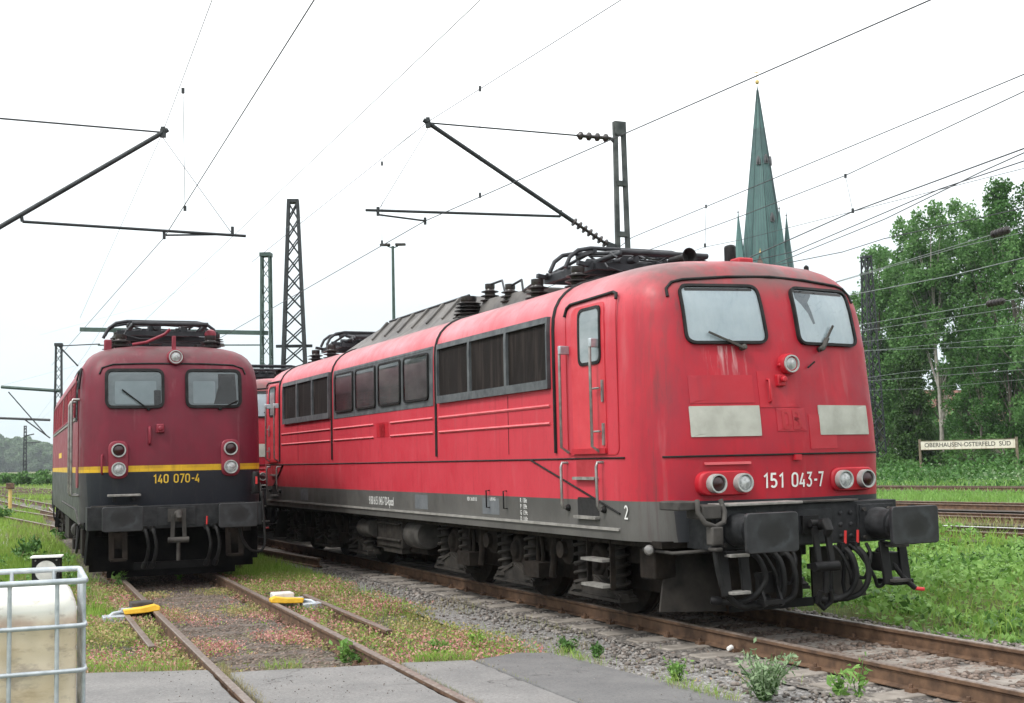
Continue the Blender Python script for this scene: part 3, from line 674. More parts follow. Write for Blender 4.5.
    P(MB().tube([ms(3.3, 1.785, .008), ms(1.13, 1.20, .008)], .011, 6).build('drain_pipe', M['rubber'], root, 60))
    P(MB().tube([ms(15.4, 1.785, .008), ms(16.15, 1.36, .008)], .02, 6).build('drain_pipe', M['rubber'], root, 60))
    P(MB().plate(ms, rr(1.15, 16.75, 1.018, 1.048, .003, 2), 0, .022).build('sill_strip', M['sill_pale'], root, 30))
    for Yc in (lambda y: y, lambda y: L1 - y):
        ms0 = ms; ms_ = lambda y, z, o=0., Yc=Yc: ms0(Yc(y), z, o)
        d = P(MB().plate(ms_, rr(1.36, 2.14, 1.86, 3.50, .10, 5), 0, .012).build('cab_door', M['red_pink2'], root, 30))
        MB().plate(ms_, roundpoly([(1.46, 2.85), (1.93, 2.85), (1.93, 3.44), (1.46, 3.44)], .085, 5), .010, .017).build('door_window', M['door_glass'], d, 0)
        MB().ring(ms_, roundpoly([(1.43, 2.82), (1.96, 2.82), (1.96, 3.47), (1.43, 3.47)], .10, 5), roundpoly([(1.465, 2.855), (1.925, 2.855), (1.925, 3.435), (1.465, 3.435)], .08, 5), .0, .026).build('window_seal', M['rubber'], d, 40)
        for z in (2.05, 2.52):
            hh = MB(); hh.plate(ms_, rr(1.39, 1.43, z - .12, z + .12, .01, 2), .01, .03); hh.tube([ms_(1.41, z + .03, .06), ms_(1.56, z + .03, .06)], .012, 6); hh.build('handle', M['steel'], d, 40)
        MB().plate(ms_, rr(1.36, 2.14, 1.84, 1.90, .006, 2), 0, .035).build('door_sill', M['red_plain'], d, 30)
        P(MB().ring(ms_, rr(1.10, 2.30, 1.82, 3.57, .10, 5), rr(1.115, 2.285, 1.835, 3.555, .09, 5), 0, .006).build('door_surround', M['red_plain'], root, 30))
        P(MB().tube([ms_(2.30, 3.42, .016), ms_(2.28, 3.52, .016), ms_(2.2, 3.555, .016), ms_(1.2, 3.575, .016), ms_(1.12, 3.55, .016), ms_(1.10, 3.49, .016)], .019, 8).build('drip_rail', M['rubber'], root, 60))
        for y, zt in ((2.24, 3.03), (1.50, 3.05)):
            hr = P(handrail(root, [ms_(y, zt, .10), ms_(y, zt - .06, .115), ms_(y, 1.92, .115), ms_(y, 1.86, .02)], .017))
            b = MB(); b.bar(ms_(y, zt, 0), ms_(y - .02, zt, .13), .05, .10); b.build('rail_bracket', M['galv'], hr, 30, bevel=.01)
        for y in (2.32, 1.47):
            P(handrail(root, [ms_(y, 1.745, 0), ms_(y, 1.745, .075), ms_(y, 1.70, .09), ms_(y, 1.28, .09), ms_(y, 1.24, .07), ms_(y, 1.235, 0)], .017))
            P(MB().lathe([(.04, 0), (.04, .02), (.02, .05)], ms_(y, 1.235, 0), (-1, 0, 0), 10).build('rail_foot', M['black'], root, 40))
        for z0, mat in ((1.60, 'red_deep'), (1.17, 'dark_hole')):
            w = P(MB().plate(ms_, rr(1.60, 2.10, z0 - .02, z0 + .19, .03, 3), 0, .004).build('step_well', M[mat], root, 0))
            MB().plate(ms_, rr(1.59, 2.11, z0 - .045, z0 - .012, .005, 2), 0, .06).build('step_edge', M['alu'], w, 30)
    la = MB()
    for y in (2.12, 1.58): la.bar((-1.42, y, .92), (-1.42, y, .36), .02, .06)
    la = P(la.build('ladder', M['under'], root, 30))
    for z in (.38, .66): MB().box((-1.54, 1.60, z), (-1.38, 2.10, z + .03)).build('step_tread', M['alu'], la, 30)
    P(numerals('2', .15, ms, 1.0, 1.215, M['letter'], root, .005, -1))
    P(lettering('9180 6151 043-7 D-Rpool', .19, ms, 9.05, 1.165, M['letter'], root, .62, .004, -1, 'registration'))
    for i, tx in enumerate(('R  136t', 'P  139t', 'G  139t', 'D  110t')): P(lettering(tx, .075, ms, 3.55, 1.29 - i * .075, M['letter'], root, .9, .004, -1, 'brake_table'))
    P(lettering('REV 24.09.10', .07, ms, 5.2, 1.275, M['letter'], root, .9, .004, -1, 'inspection_note')); P(lettering('LHB AG', .06, ms, 4.5, 1.29, M['letter'], root, .9, .004, -1, 'inspection_note'))
    S(8.62, 9.22, 2.20, 2.44, 0, .004, 'emblem_patch', M['red_plain']); P(numerals('DB', .19, ms, 8.92, 2.32, M['ghost'], root, .014, -1, name='emblem', wx=1.1, pen=.17))
    for y in (4.05, 4.6): P(MB().tube([ms(y, 1.40, 0), ms(y, 1.40, .05), ms(y, 1.18, .05), ms(y, 1.18, 0)], .010, 6).build('cable_hook', M['black'], root, 50))
    for y in (4.3, 6.9, 13.5): S(y, y + .55, 1.09, 1.30, 0, .002, 'repaint_patch', M['patch_grey'])
    for y in (6.47 + .0, 14.2, 3.95): S(y - .006, y + .006, 1.86, 2.6, 0, .003, 'panel_joint', M['rubber'])
    # --- underframe
    for ax in ((2.30, 4.52, 6.75),): P(bogie(root, ax, 'six'))
    m = MB(); m.box((-1.2, 7.9, .35), (1.2, 10.35, .93)); m.box((-1.44, .5, .86), (1.44, L1 - .5, .93)); m.build('underframe', M['under'], root, 30)
    m = MB(); m.box((-1.38, 8.55, .42), (-.9, 9.75, .86)); m.box((-1.42, 8.58, .78), (-1.38, 9.72, .82)); m.box((-1.42, 8.58, .52), (-1.38, 9.72, .56)); m.box((-1.34, 8.7, .32), (-.9, 9.6, .42)); P(m.build('equipment_box', M['bracket'], root, 30, bevel=.012))
    for y, r in ((7.75, .22), (10.35, .16)): P(MB().lathe([(r * .9, -.02), (r, .02), (r, .60), (r * .9, .66)], (-1.22, y, .66), (0, 1, 0), 20).build('air_reservoir', M['under_grey'], root, 40))
    P(MB().lathe([(.03, 0), (.05, .03), (.055, .06), (.04, .09), (.01, .10)], (-1.45, .75, .84), (-.4, -.9, 0), 12).build('air_horn', M['steel'], root, 40))
    P(MB().tube([(-1.42, .9, .84), (-1.38, .4, .82), (-1.25, .2, .84), (-1.0, .1, .86)], .018, 8).build('pipe', M['under_grey'], root, 50))
    P(MB().box((-1.36, .78, .52), (-1.1, 1.1, .84)).build('sand_box', M['under'], root, 30, bevel=.02))
    # --- roof
    P(pantograph(root, 2.75, 4.5, 3.93, 4.15, .80, .18))
    hn = MB(); hn.lathe([(.04, 0), (.05, .12), (.085, .19), (.100, .22), (.085, .215), (.04, .12)], (-.10, 2.1, 4.14), (0, -1, 0), 20); hn.box((-.16, 2.1, 3.9), (-.04, 2.28, 4.10)); hn.cyl((-.10, 2.06, 4.14), (-.10, 2.3, 4.14), .045)
    P(hn.build('horn', M['black'], root, 40))
    P(MB().box((-.08, .92, 3.86), (.12, 1.1, 3.98)).build('roof_lamp_base', M['red_plain'], root, 30, bevel=.02)); P(MB().box((-.06, 1.12, 3.9), (.04, 1.25, 4.16)).build('aerial', M['black'], root, 30, bevel=.03))
    P(MB().lathe([(.03, 0), (.03, .06), (.01, .08)], (.9, 1.0, 3.86), (0, 0, 1), 10).build('roof_knob', M['black'], root, 30))
    # ribbed grey roof hood over the middle section, sloped sides
    hd = MB(); y0, y1 = 6.9, 12.4; n0, n1 = y0 + .5, y1 - 1.2
    sec = lambda y, k: [(-1.12, y, 3.88), (-.98, y, 3.98), (-.62 - .1 * (1 - k), y, 3.98 + .37 * k), (.62 + .1 * (1 - k), y, 3.98 + .37 * k), (.98, y, 3.98), (1.12, y, 3.88)]
    rows = [sec(y0, .35), sec(n0, 1), sec(n1, 1), sec(y1, .12)]
    for r in rows: hd.v += r
    for i in range(3): hd.f += [(i * 6 + k, i * 6 + k + 1, (i + 1) * 6 + k + 1, (i + 1) * 6 + k) for k in range(5)]
    hd.f += [tuple(range(6)), tuple(range(18, 24))]; hd = hd.build('roof_hood', M['hood'], root, 20, bevel=.02)
    for y in (7.7, 8.4, 9.1, 9.8, 10.5, 11.2):
        for sg in (-1, 1): MB().bar((sg * .96, y, 4.01), (sg * .66, y, 4.34), .07, .05, up=(sg, 0, 1)).build('hood_rib', M['hood'], hd, 30, bevel=.01)
    MB().tube([(-.62, y0 + .5, 4.36), (-.62, n1, 4.36)], .02, 6).build('hood_edge', M['panto'], hd, 40)
    hd2 = MB(); hd2.prism([(-.75, 6.85, 3.95), (.75, 6.85, 3.95), (.62, 6.85, 4.22), (-.62, 6.85, 4.22)], (0, -1.9, -.05)); hd2.build('roof_hood', M['hood'], root, 30, bevel=.02)
    P(insulator(root, (-.80, 7.0, 3.93), .27, .25, 5, 'main_breaker'))
    for t, y in ((-.55, 6.75), (-.60, 5.9)): P(insulator(root, (t, y, 4.17 if y > 6 else 4.05), .20, .15, 3))
    bb = MB(); bb.tube([(-.55, 6.75, 4.44), (-.5, 6.4, 4.46), (-.55, 6.2, 4.26)], .018, 6); bb.tube([(-.60, 5.9, 4.30), (-.6, 5.5, 4.34), (-.65, 5.35, 4.16), (-.75, 4.9, 4.17), (-.88, 4.1, 4.2)], .018, 6)
    P(bb.build('busbar', M['panto'], root, 50))
    rot_copy(sym, L1)
    return root
M['sill_pale'] = grime('pale_sill_strip', (.19, .185, .17), (.29, .28, .26), 6, .6)
M['patch_grey'] = grime('grey_repaint', (.105, .115, .125), (.135, .145, .155), 5, .55)
M['red_pink2'] = grime('door_paint', (.48, .025, .038), (.55, .045, .06), 3, .5, streak=(.4, .03, .05))
loco_a = tag(build_red(), 'bright red electric locomotive numbered 151 043-7, nearest on the right track', 'locomotive')
# ------------------------------------------------------------------ the maroon four-axle locomotive
L2 = 15.25
prof2 = [(.90, 1.43, .26), (1.0, 1.44, .24), (1.21, 1.45, .20), (1.75, 1.45, .15), (1.9, 1.45, .15), (2.7, 1.448, .21), (3.10, 1.44, .26), (3.28, 1.425, .285), (3.42, 1.40, .325), (3.53, 1.36, .375), (3.62, 1.305, .44), (3.69, 1.23, .52), (3.75, 1.12, .62), (3.795, .97, .76), (3.83, .77, .95), (3.85, .5, 1.2), (3.858, .25, 1.4)]
SH2 = Shell(L2, prof2, [(.95, .057), (1.26, .08), (1.45, .20), (1.48, .62)], .06, 1.48)
MAR = dict(chalk_highlight=(.33, .09, .11), frontdirt=(.07, .006, .014), L=L2, z=1.79, paint=(.120, .002, .0155), paint2=(.170, .0035, .021), low=(.022, .023, .026), low2=(.05, .05, .052), nose=(.009, .011, .017), nose_y=.42, roof=3.75, stripe=(1.742, 1.84, (.66, .40, .015)))
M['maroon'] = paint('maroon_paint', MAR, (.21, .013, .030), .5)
M['maroon_plain'] = grime('maroon_trim_paint', (.16, .007, .021), (.22, .013, .03), 5, .5)
M['maroon_slat'] = slat_mat('maroon_louvre', (.10, .006, .012), (.22, .015, .028), 5, 2)
M['yellow_letter'] = grime('yellow_lettering', (.62, .40, .02), (.72, .48, .05), 10, .55)
M['nose_blue'] = grime('dark_blue_lacquer', (.018, .022, .032), (.045, .05, .06), 5, .5)

def build_maroon():
    root = empty('electric_locomotive', (-5.4106, 20.2816, -.01), .3788); sh = SH2; mf, ms = sh.mf, sh.ms; sym = []
    P = lambda o: (sym.append(o), o)[1]
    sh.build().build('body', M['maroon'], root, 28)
    for sg in (-1, 1):
        poly = [(sg * .165, 2.755), (sg * 1.075, 2.755), (sg * 1.075, 3.395), (sg * .165, 3.395)][::sg]
        a_, b_ = min(sg * .29, sg * .95), max(sg * .29, sg * .95)
        glimpse = [(rr(a_ + (.02 if sg < 0 else 0), b_ - (.0 if sg < 0 else .30), 2.83, 3.20, .03, 3), M['rear_light'], 'rear_window')]
        glimpse += [([(.62, 2.82), (1.0, 2.82), (.98, 3.32), (.70, 3.32), (.70, 3.1)], M['pane_dark'], 'mast_reflection')] if sg > 0 else [(rr(-.33, -.22, 2.80, 3.05, .02, 2), M['pane_dark'], 'seat_back')]  # right pane: dark shape painted as a mast's reflection; left pane: seat back
        P(pane(root, mf, poly, .13, .045, M['cab_glass'], M['rubber'], proud=.03, inner=glimpse))
        w = MB(); x0 = -.42 if sg < 0 else .72; x1 = -.82 if sg < 0 else 1.0
        w.lathe([(.025, 0), (.028, .06), (.02, .07)], mf(x0, 2.74, 0), (0, -1, .1), 10); w.bar(mf(x0, 2.74, .05), mf(x1, 3.05 if sg < 0 else 2.86, .055), .02, .02); w.bar(mf((x0 + x1) / 2, 2.9 if sg < 0 else 2.80, .055), mf(x1, 3.06 if sg < 0 else 2.87, .055), .035, .012)
        P(w.build('wiper', M['black'], root, 40))
        P(MB().plate(mf, rr(sg * .88 - .15, sg * .88 + .15, 1.64, 2.24, .13, 6), 0, .035).build('lamp_pod', M['maroon_plain'], root, 40, bevel=.015))
        P(lamp(root, sh, sg * .88, 2.09, .112, M['lens_red'], 'tail_light', depth=.08)); P(lamp(root, sh, sg * .88, 1.79, .112, M['lens_white'], 'headlight', depth=.08))
    P(lamp(root, sh, 0.02, 3.60, .112, M['lens_white'], 'headlight', True, .14, M['maroon_plain']))
    P(MB().box((-.03, .35, 3.70), (.03, .45, 3.95)).build('lamp_mount', M['maroon_plain'], root, 30, bevel=.01))
    P(MB().box((-1.06, .9, 3.55), (-.94, 1.0, 3.93)).build('roof_post', M['maroon_plain'], root, 30, bevel=.02))
    drip = [(-1.16, 3.32), (-1.12, 3.42), (-.95, 3.475), (-.5, 3.49), (0, 3.49), (.5, 3.49), (.95, 3.475), (1.12, 3.42), (1.16, 3.32)]
    P(MB().tube([mf(u, v, .006) for u, v in drip], .016, 6).build('drip_rail', M['rubber'], root, 60))
    P(numerals('140 070-4', .145, mf, .02, 1.62, M['yellow_letter'], root, .006))
    P(MB().tube([mf(-.40, 2.18, 0), mf(-.40, 2.19, .05), mf(-.40, 2.44, .05), mf(-.40, 2.45, 0)], .022, 8).build('grab_handle', M['maroon_plain'], root, 50))
    k = MB(); k.box((-.30, sh.fs(0, 2.42) - .07, 2.36), (-.18, sh.fs(0, 2.42) + .03, 2.50)); k.cyl((-.24, sh.fs(0, 2.4) - .07, 2.43), (-.24, sh.fs(0, 2.4) - .10, 2.43), .04); P(k.build('socket', M['maroon_plain'], root, 35, bevel=.015))
    P(MB().tube([mf(-1.12, 2.02, 0), mf(-1.12, 2.0, .05), mf(-1.12, 1.74, .05), mf(-1.12, 1.72, 0)], .016, 8).build('grab_handle', M['maroon_plain'], root, 50))
    s_ = MB(); s_.box((-1.05, -.02, 1.36), (-.55, .18, 1.395)); s_ = P(s_.build('footboard', M['alu'], root, 30, bevel=.006)); b = MB(); [b.box((x - .02, .0, 1.28), (x + .02, .2, 1.36)) for x in (-.95, -.65)]; b.build('bracket', M['black'], s_, 30)
    m = MB(); m.box((-1.36, 0, .84), (1.36, .5, 1.20)); m.box((-.30, -.012, .88), (.30, 0, 1.17)); P(m.build('headstock', M['buffer'], root, 35, bevel=.015))
    P(MB().box((-1.30, .0, 1.203), (-.6, .14, 1.222)).build('tread_plate', M['under_grey'], root, 30))
    for t in (-.875, .875): P(buffer(root, t, 1.03))
    hk = MB(); hk.box((-.14, -.04, .94), (.14, 0, 1.14)); hk.tube([(0, -.04, 1.06), (0, -.20, 1.06), (0, -.29, 1.08), (0, -.32, 1.02), (0, -.28, .97)], [.05, .055, .06, .05, .035], 12)
    hk = P(hk.build('coupling_hook', M['under_grey'], root, 50, bevel=.006)); s_ = MB()
    for t in (-.08, .08): s_.bar((t, -.22, 1.06), (t * 1.2, -.22, .66), .035, .06)
    s_.cyl((-.16, -.22, .66), (.16, -.22, .66), .045); s_.cyl((0, -.22, .66), (0, -.20, .34), .03); s_.build('screw_link', M['under_grey'], hk, 40)
    for t, red in ((-.50, 0), (-.38, 0), (.46, 1), (.60, 0)):
        P(hose(root, [(t, -.04, .84), (t + .02, -.14, .76), (t + .05, -.16, .58), (t + .03, -.12, .40), (t, -.08, .30)], .028, red=bool(red)))
    P(hose(root, [(.98, -.1, .80), (1.02, -.14, .62), (1.14, -.16, .45), (1.30, -.14, .42), (1.38, -.1, .55), (1.38, -.05, .9), (1.36, 0, 1.3)], .022, cock=False, name='jumper_cable'))
    j = MB(); j.lathe([(.06, 0), (.07, .04), (.07, .3), (.05, .34)], (1.27, .08, 1.36), (0, 0, 1), 12); j.box((1.2, .06, 1.34), (1.34, .22, 1.38)); P(j.build('cable_socket', M['black'], root, 40)); 
    P(MB().box((1.255, .0, 1.5), (1.285, .02, 1.62)).build('marker', M['red_handle'], root, 30))
    for sg in (-1, 1):
        f = MB(); f.bar((sg * 1.0, -.1, .38), (sg * 1.0, -.02, .86), .04, .08); f.bar((sg * .80, -.1, .38), (sg * .80, -.02, .86), .04, .08); f.box((sg * .78, -.16, .36), (sg * 1.02, -.02, .40)); f.box((sg * .8, -.06, .55), (sg * 1.0, 0, .8)); P(f.build('step_frame', M['under'], root, 30))
        g = MB(); g.box((sg * .60, .55, .16), (sg * 1.30, .60, .72)); g.bar((sg * 1.32, .5, .30), (sg * 1.28, .3, .90), .10, .14); P(g.build('rail_guard', M['soot'], root, 30))
    P(MB().bar((-.62, .57, .22), (.62, .57, .22), .04, .12).build('guard_bar', M['black'], root, 30))
    P(MB().box((-1.02, .62, .05), (1.02, .66, .84)).build('rail_guard', M['soot'], root, 30))
    # left side
    n = 7
    for i in range(n):
        y0 = 1.95 + i * 1.64
        g = P(MB().plate(ms, rr(y0 + .02, y0 + 1.58, 2.70, 3.30, .02, 2), 0, .02).build('louvre', M['maroon_slat'], root, 0))
        MB().ring(ms, rr(y0, y0 + 1.60, 2.68, 3.32, .02, 2), rr(y0 + .03, y0 + 1.57, 2.71, 3.29, .02, 2), 0, .03).build('louvre_frame', M['maroon_plain'], g, 30)
    P(MB().plate(ms, rr(1.9, 13.5, 2.63, 2.675, .004, 2), 0, .02).build('gutter_strip', M['alu'], root, 30))
    P(MB().plate(ms, rr(6.82, 6.92, 2.68, 3.34, .01, 2), 0, .035).build('rain_strip', M['alu'], root, 30))
    d = P(MB().plate(ms, rr(.85, 1.55, 1.50, 3.38, .08, 4), 0, .014).build('cab_door', M['maroon_plain'], root, 30))
    MB().plate(ms, rr(.98, 1.42, 2.62, 3.24, .06, 4), .01, .02).build('door_window', M['door_glass'], d, 0); MB().ring(ms, rr(.95, 1.45, 2.59, 3.27, .07, 4), rr(.985, 1.415, 2.625, 3.235, .06, 4), 0, .03).build('window_seal', M['rubber'], d, 40)
    P(MB().tube([ms(1.65, 3.30, .02), ms(1.5, 3.43, .02), ms(.9, 3.44, .02), ms(.75, 3.36, .02), ms(.72, 3.1, .02)], .02, 8).build('drip_rail', M['rubber'], root, 60))
    for y in (.78, 1.66):
        hr = P(handrail(root, [ms(y, 2.93, 0), ms(y, 2.93, .10), ms(y, 2.88, .12), ms(y, 1.42, .12), ms(y, 1.38, .1), ms(y, 1.38, 0)], .022))
    P(MB().plate(ms, rr(8.2, 9.8, 2.05, 2.16, .005, 2), 0, .004).build('side_mark', M['yellow_letter'], root, 0))
    P(MB().tube([ms(y, z, .004) for y, z in ((.5, .92), (.9, .94), (1.2, 1.02), (1.5, 1.10), (2.0, 1.13), (7.6, 1.13))], .02, 6).build('skirt_edge', M['under_grey'], root, 60))
    P(bogie(root, (2.05, 5.45), 'four'))
    m = MB(); m.box((-1.15, 6.3, .35), (1.15, 8.95, .95)); m.box((-1.38, .5, .84), (1.38, L2 - .5, .95)); m.build('underframe', M['soot'], root, 30)
    P(MB().box((-1.36, 6.6, .40), (-.9, 8.4, .86)).build('equipment_box', M['bracket'], root, 30, bevel=.012))
    P(MB().box((-1.4, .62, .42), (-1.1, 1.15, .84)).build('sand_box', M['under'], root, 30, bevel=.02)); P(MB().lathe([(.1, 0), (.13, .02), (.13, .5), (.1, .52)], (-1.3, 3.5, .7), (0, 1, 0), 14).build('air_reservoir', M['under_grey'], root, 40))
    P(MB().tube([(-1.40, 1.3, .84), (-1.44, 1.35, .5), (-1.44, 1.6, .42), (-1.42, 1.9, .6), (-1.40, 2.0, .84)], .02, 8).build('pipe', M['black'], root, 50))
    p_ = P(pantograph(root, 1.0, 3.7, 3.86, 4.07))
    for t in (-.78, .70): insulator(root, (t, 1.05, 3.70), .26, .17, 3) if False else P(insulator(root, (t, 1.15, 3.74), .22, .19, 3))
    for t in (.70,): P(MB().lathe([(.09, 0), (.1, .05), (.08, .1), (.02, .13)], (t, 1.15, 4.02), (0, 0, 1), 12).build('insulator_cap', M['maroon_plain'], root, 40))
    P(MB().tube([(-.62, .8, 3.84), (-.4, .8, 3.88), (-.1, .8, 4.02), (-.02, .75, 4.1)], .025, 8).build('roof_cable', M['maroon_plain'], root, 50))
    bx = MB(); bx.box((-.9, 4.3, 3.84), (.9, 5.2, 4.05)); bx.box((-1.0, 6.0, 3.80), (1.0, 9.2, 4.0)); bx.build('roof_hood', M['hood'], root, 30, bevel=.04)
    rot_copy(sym, L2)
    return root
loco_b = tag(build_maroon(), 'maroon and dark blue electric locomotive with a yellow stripe, numbered 140 070-4', 'locomotive')
loco_c = copy_tree(loco_a); 
for _k in list(kids(loco_c)):
    if _k.name.split('.')[0] in ('registration', 'brake_table', 'inspection_note', 'number'): bpy.data.objects.remove(_k)
# ------------------------------------------------------------------ frames and ground points
def ray(px, py):
    a_, b_ = px - 512, 351.5 - py
    d = _F * F_PX + _R * a_ + _U * b_; return d / d.y
def onz(px, py, z=0.):
    d = ray(px, py); k = (z - CAM_H) / d.z; return Vector((d.x * k, d.y * k, z))
def atY(px, py, y): d = ray(px, py) * y; return Vector((d.x, d.y, d.z + CAM_H))
class Fr:
    def __init__(s, x, y, th): s.o = Vector((x, y, 0)); s.u = Vector((math.sin(th), math.cos(th), 0)); s.n = Vector((math.cos(th), -math.sin(th), 0)); s.th = th
    def w(s, S, t, z=0.): v = s.o + s.u * S + s.n * t; v.z = z; return v
    def st(s, x, y): return (x - s.o.x) * s.u.x + (y - s.o.y) * s.u.y, (x - s.o.x) * s.n.x + (y - s.o.y) * s.n.y
FA = Fr(2.9914, 13.0554, -.4285); FB = Fr(-5.4106, 20.2816, -.3788)
def proj_np(x, y, z):
    d = x * _F.x + y * _F.y + (z - CAM_H) * _F.z; d = np.where(d < .1, .1, d)
    r_ = x * _R.x + y * _R.y + (z - CAM_H) * _R.z; u_ = x * _U.x + y * _U.y + (z - CAM_H) * _U.z
    return 512 + F_PX * r_ / d, 351.5 - F_PX * u_ / d
def inview(P, m=70):
    px, py = proj_np(P[:, 0], P[:, 1], P[:, 2]); return (px > -m) & (px < 1024 + m) & (py < 703 + m) & (P[:, 1] > 2)
def wob(x, y, k=1., seed=0.):
    return (np.sin(x * k * 1.3 + 1.7 * seed) * np.cos(y * k * 1.1 - seed) + np.sin(x * k * .57 - y * k * .83 + seed * 3) + .6 * np.sin(x * k * 2.9 + y * k * 2.3 + seed)) / 2.6

# ------------------------------------------------------------------ ground sheets
def ground_mat(name, a, b, c, d, s1=.35, s2=3., bump=.6, cell=None):
    t = NT(name); n1 = t.noise(s1, 6, rough=.65); n2 = t.noise(s2, 6, rough=.7)
    k = t.mix(t.rng(n1, .40, .60), t.mix(t.rng(n2, .35, .65), a, b), t.mix(t.rng(n2, .35, .65), c, d))
    if cell:
        v = t.n.new('ShaderNodeTexVoronoi'); v.inputs['Scale'].default_value = cell; t.l.new(t.tc.outputs['Object'], v.inputs['Vector'])
        hs = t.n.new('ShaderNodeSeparateColor'); t.l.new(v.outputs['Color'], hs.inputs[0])
        k = t.mix(t.rng(hs.outputs[0], 0, 1, 0, .75), k, tuple(x * .35 for x in a)); k = t.mix(t.rng(hs.outputs[1], .75, 1, 0, .6), k, tuple(min(.5, x * 2.0) for x in b))
        t.bump(t.math('SUBTRACT', 1., v.outputs['Distance']), bump, .03)
    else: t.bump(t.noise(s2 * 6, 6), bump, .05)
    t.col(k); t.rough(.93); t.b.inputs['Specular IOR Level'].default_value = .2
    return t.m
GZ = -.24
def flat(name, v, f, mat):
    me = bpy.data.meshes.new(name); me.from_pydata([tuple(p) for p in v], [], f); me.update()
    bm = bmesh.new(); bm.from_mesh(me); [q.normal_flip() for q in bm.faces if q.normal.z < 0]; bm.to_mesh(me); bm.free()
    me.materials.append(mat); o = bpy.data.objects.new(name, me); COL.objects.link(o); return o
def sheet(name, pts, z, mat, thick=0., bevel=0.):
    mb = MB(); n = len(pts)
    if not thick: return tag(flat(name, [(p[0], p[1], z) for p in pts], [tuple(range(n))], mat), kind='structure')
    q_ = []                                                  # slightly crumbled edges
    for i in range(n):
        a, b = Vector(pts[i][:2]), Vector(pts[(i + 1) % n][:2]); k = max(2, int((b - a).length / .13)); nn = Vector((-(b - a).y, (b - a).x)).normalized()
        q_ += [a + (b - a) * (j / k) + nn * (RNG.normal(0, .005) + .005 * math.sin(j * .4 + i)) for j in range(k)]
    pts = q_
    if thick: mb.prism([(p[0], p[1], z) for p in pts], (0, 0, -thick))
    else: mb.add([(p[0], p[1], z) for p in pts], [tuple(range(n))])
    o = mb.build(name, mat, None, 0 if not bevel else 30, bevel); return tag(o, kind='structure')
gm = ground_mat('grassy_earth', (.045, .07, .016), (.10, .14, .035), (.085, .085, .032), (.14, .15, .05), .22, 4.)
sheet('ground', [(-1500, -40), (1500, -40), (1500, 2500), (-1500, 2500)], GZ, gm)
herbm = ground_mat('weedy_gravel_soil', (.10, .09, .075), (.19, .17, .14), (.11, .10, .045), (.16, .13, .075), 1.4, 9., .7, 26)
sheet('soil', [FB.w(-13, -2.6), FB.w(-13, 2.4), FB.w(-2, 2.2), FB.w(6, 2.2), FB.w(6, -1.4), FB.w(-4, -2.2)], GZ + .016, herbm)
pathm = ground_mat('fine_grey_gravel', (.17, .165, .158), (.28, .27, .258), (.22, .21, .20), (.31, .295, .28), .9, 14., .5, 46)
sheet('gravel_path', [(1.0, 9.0), onz(520, 652, -.2), onz(440, 622, -.2), onz(390, 603, -.2), onz(330, 583, -.2), onz(262, 562, -.2), FB.w(9, 2.3), FB.w(34, 2.6), FA.w(30, -1.1), FA.w(8, -1.1), FA.w(-1.5, -1.1), FA.w(-8, -1.1)], GZ + .032, pathm)
ballm = ground_mat('ballast', (.105, .095, .088), (.20, .185, .17), (.15, .135, .12), (.24, .225, .205), .8, 10., 1., 19)
darkm = ground_mat('oily_dark_ballast', (.055, .045, .037), (.12, .10, .085), (.08, .07, .06), (.17, .15, .13), .8, 10., 1., 19)
a = [FA.w(S, t, z) for S in (-9, 48) for t, z in ((-1.42, -.190), (1.45, -.190), (2.1, GZ - .02))]
tag(flat('ballast_bed', a, [(0, 1, 4, 3), (1, 2, 5, 4)], ballm), kind='structure')
a = [FB.w(S, t, z) for S in (-9.5, 48) for t, z in ((-1.5, GZ + .005), (-1.05, -.177), (1.05, -.177), (1.5, GZ + .005))]
tag(flat('ballast_bed', a, [(0, 1, 5, 4), (1, 2, 6, 5), (2, 3, 7, 6)], ground_mat('weedy_ballast', (.075, .065, .055), (.16, .14, .12), (.10, .09, .05), (.17, .15, .11), 1.2, 10., 1., 19)), kind='structure')
# asphalt slabs of the crossing (flush with the rail heads)
asp = NT('worn_asphalt'); c = asp.mix(asp.rng(asp.noise(1.6, 6, rough=.7), .35, .65), (.135, .134, .132), (.195, .191, .185)); c = asp.mix(asp.rng(asp.noise(34, 5, rough=.8), .47, .66, 0, .6), c, (.075, .073, .07)); c = asp.mix(asp.rng(asp.noise(45, 4, rough=.8), .55, .72, 0, .5), c, (.36, .355, .34)); c = asp.mix(asp.rng(asp.noise(.8, 5), .6, .75, 0, .5), c, (.12, .115, .11))
def crack(t, c, sc, dark):
    v = t.n.new('ShaderNodeTexVoronoi'); v.feature = 'DISTANCE_TO_EDGE'; v.inputs['Scale'].default_value = sc
    w = t.n.new('ShaderNodeVectorMath'); w.operation = 'ADD'; t.l.new(t.tc.outputs['Object'], w.inputs[0]); n_ = t.n.new('ShaderNodeTexNoise'); n_.inputs['Scale'].default_value = 2.5; n_.inputs['Detail'].default_value = 6; t.l.new(t.tc.outputs['Object'], n_.inputs['Vector']); t.l.new(n_.outputs['Color'], w.inputs[1]); t.l.new(w.outputs[0], v.inputs['Vector'])
    return t.mix(t.math('MULTIPLY', t.rng(v.outputs['Distance'], .003, .009, .8, 0), t.rng(t.noise(.9, 3), .52, .60)), c, dark)
c = crack(asp, c, .55, (.04, .038, .035)); asp.col(c); asp.rough(.9); asp.bump(asp.noise(70, 4), .5, .006)
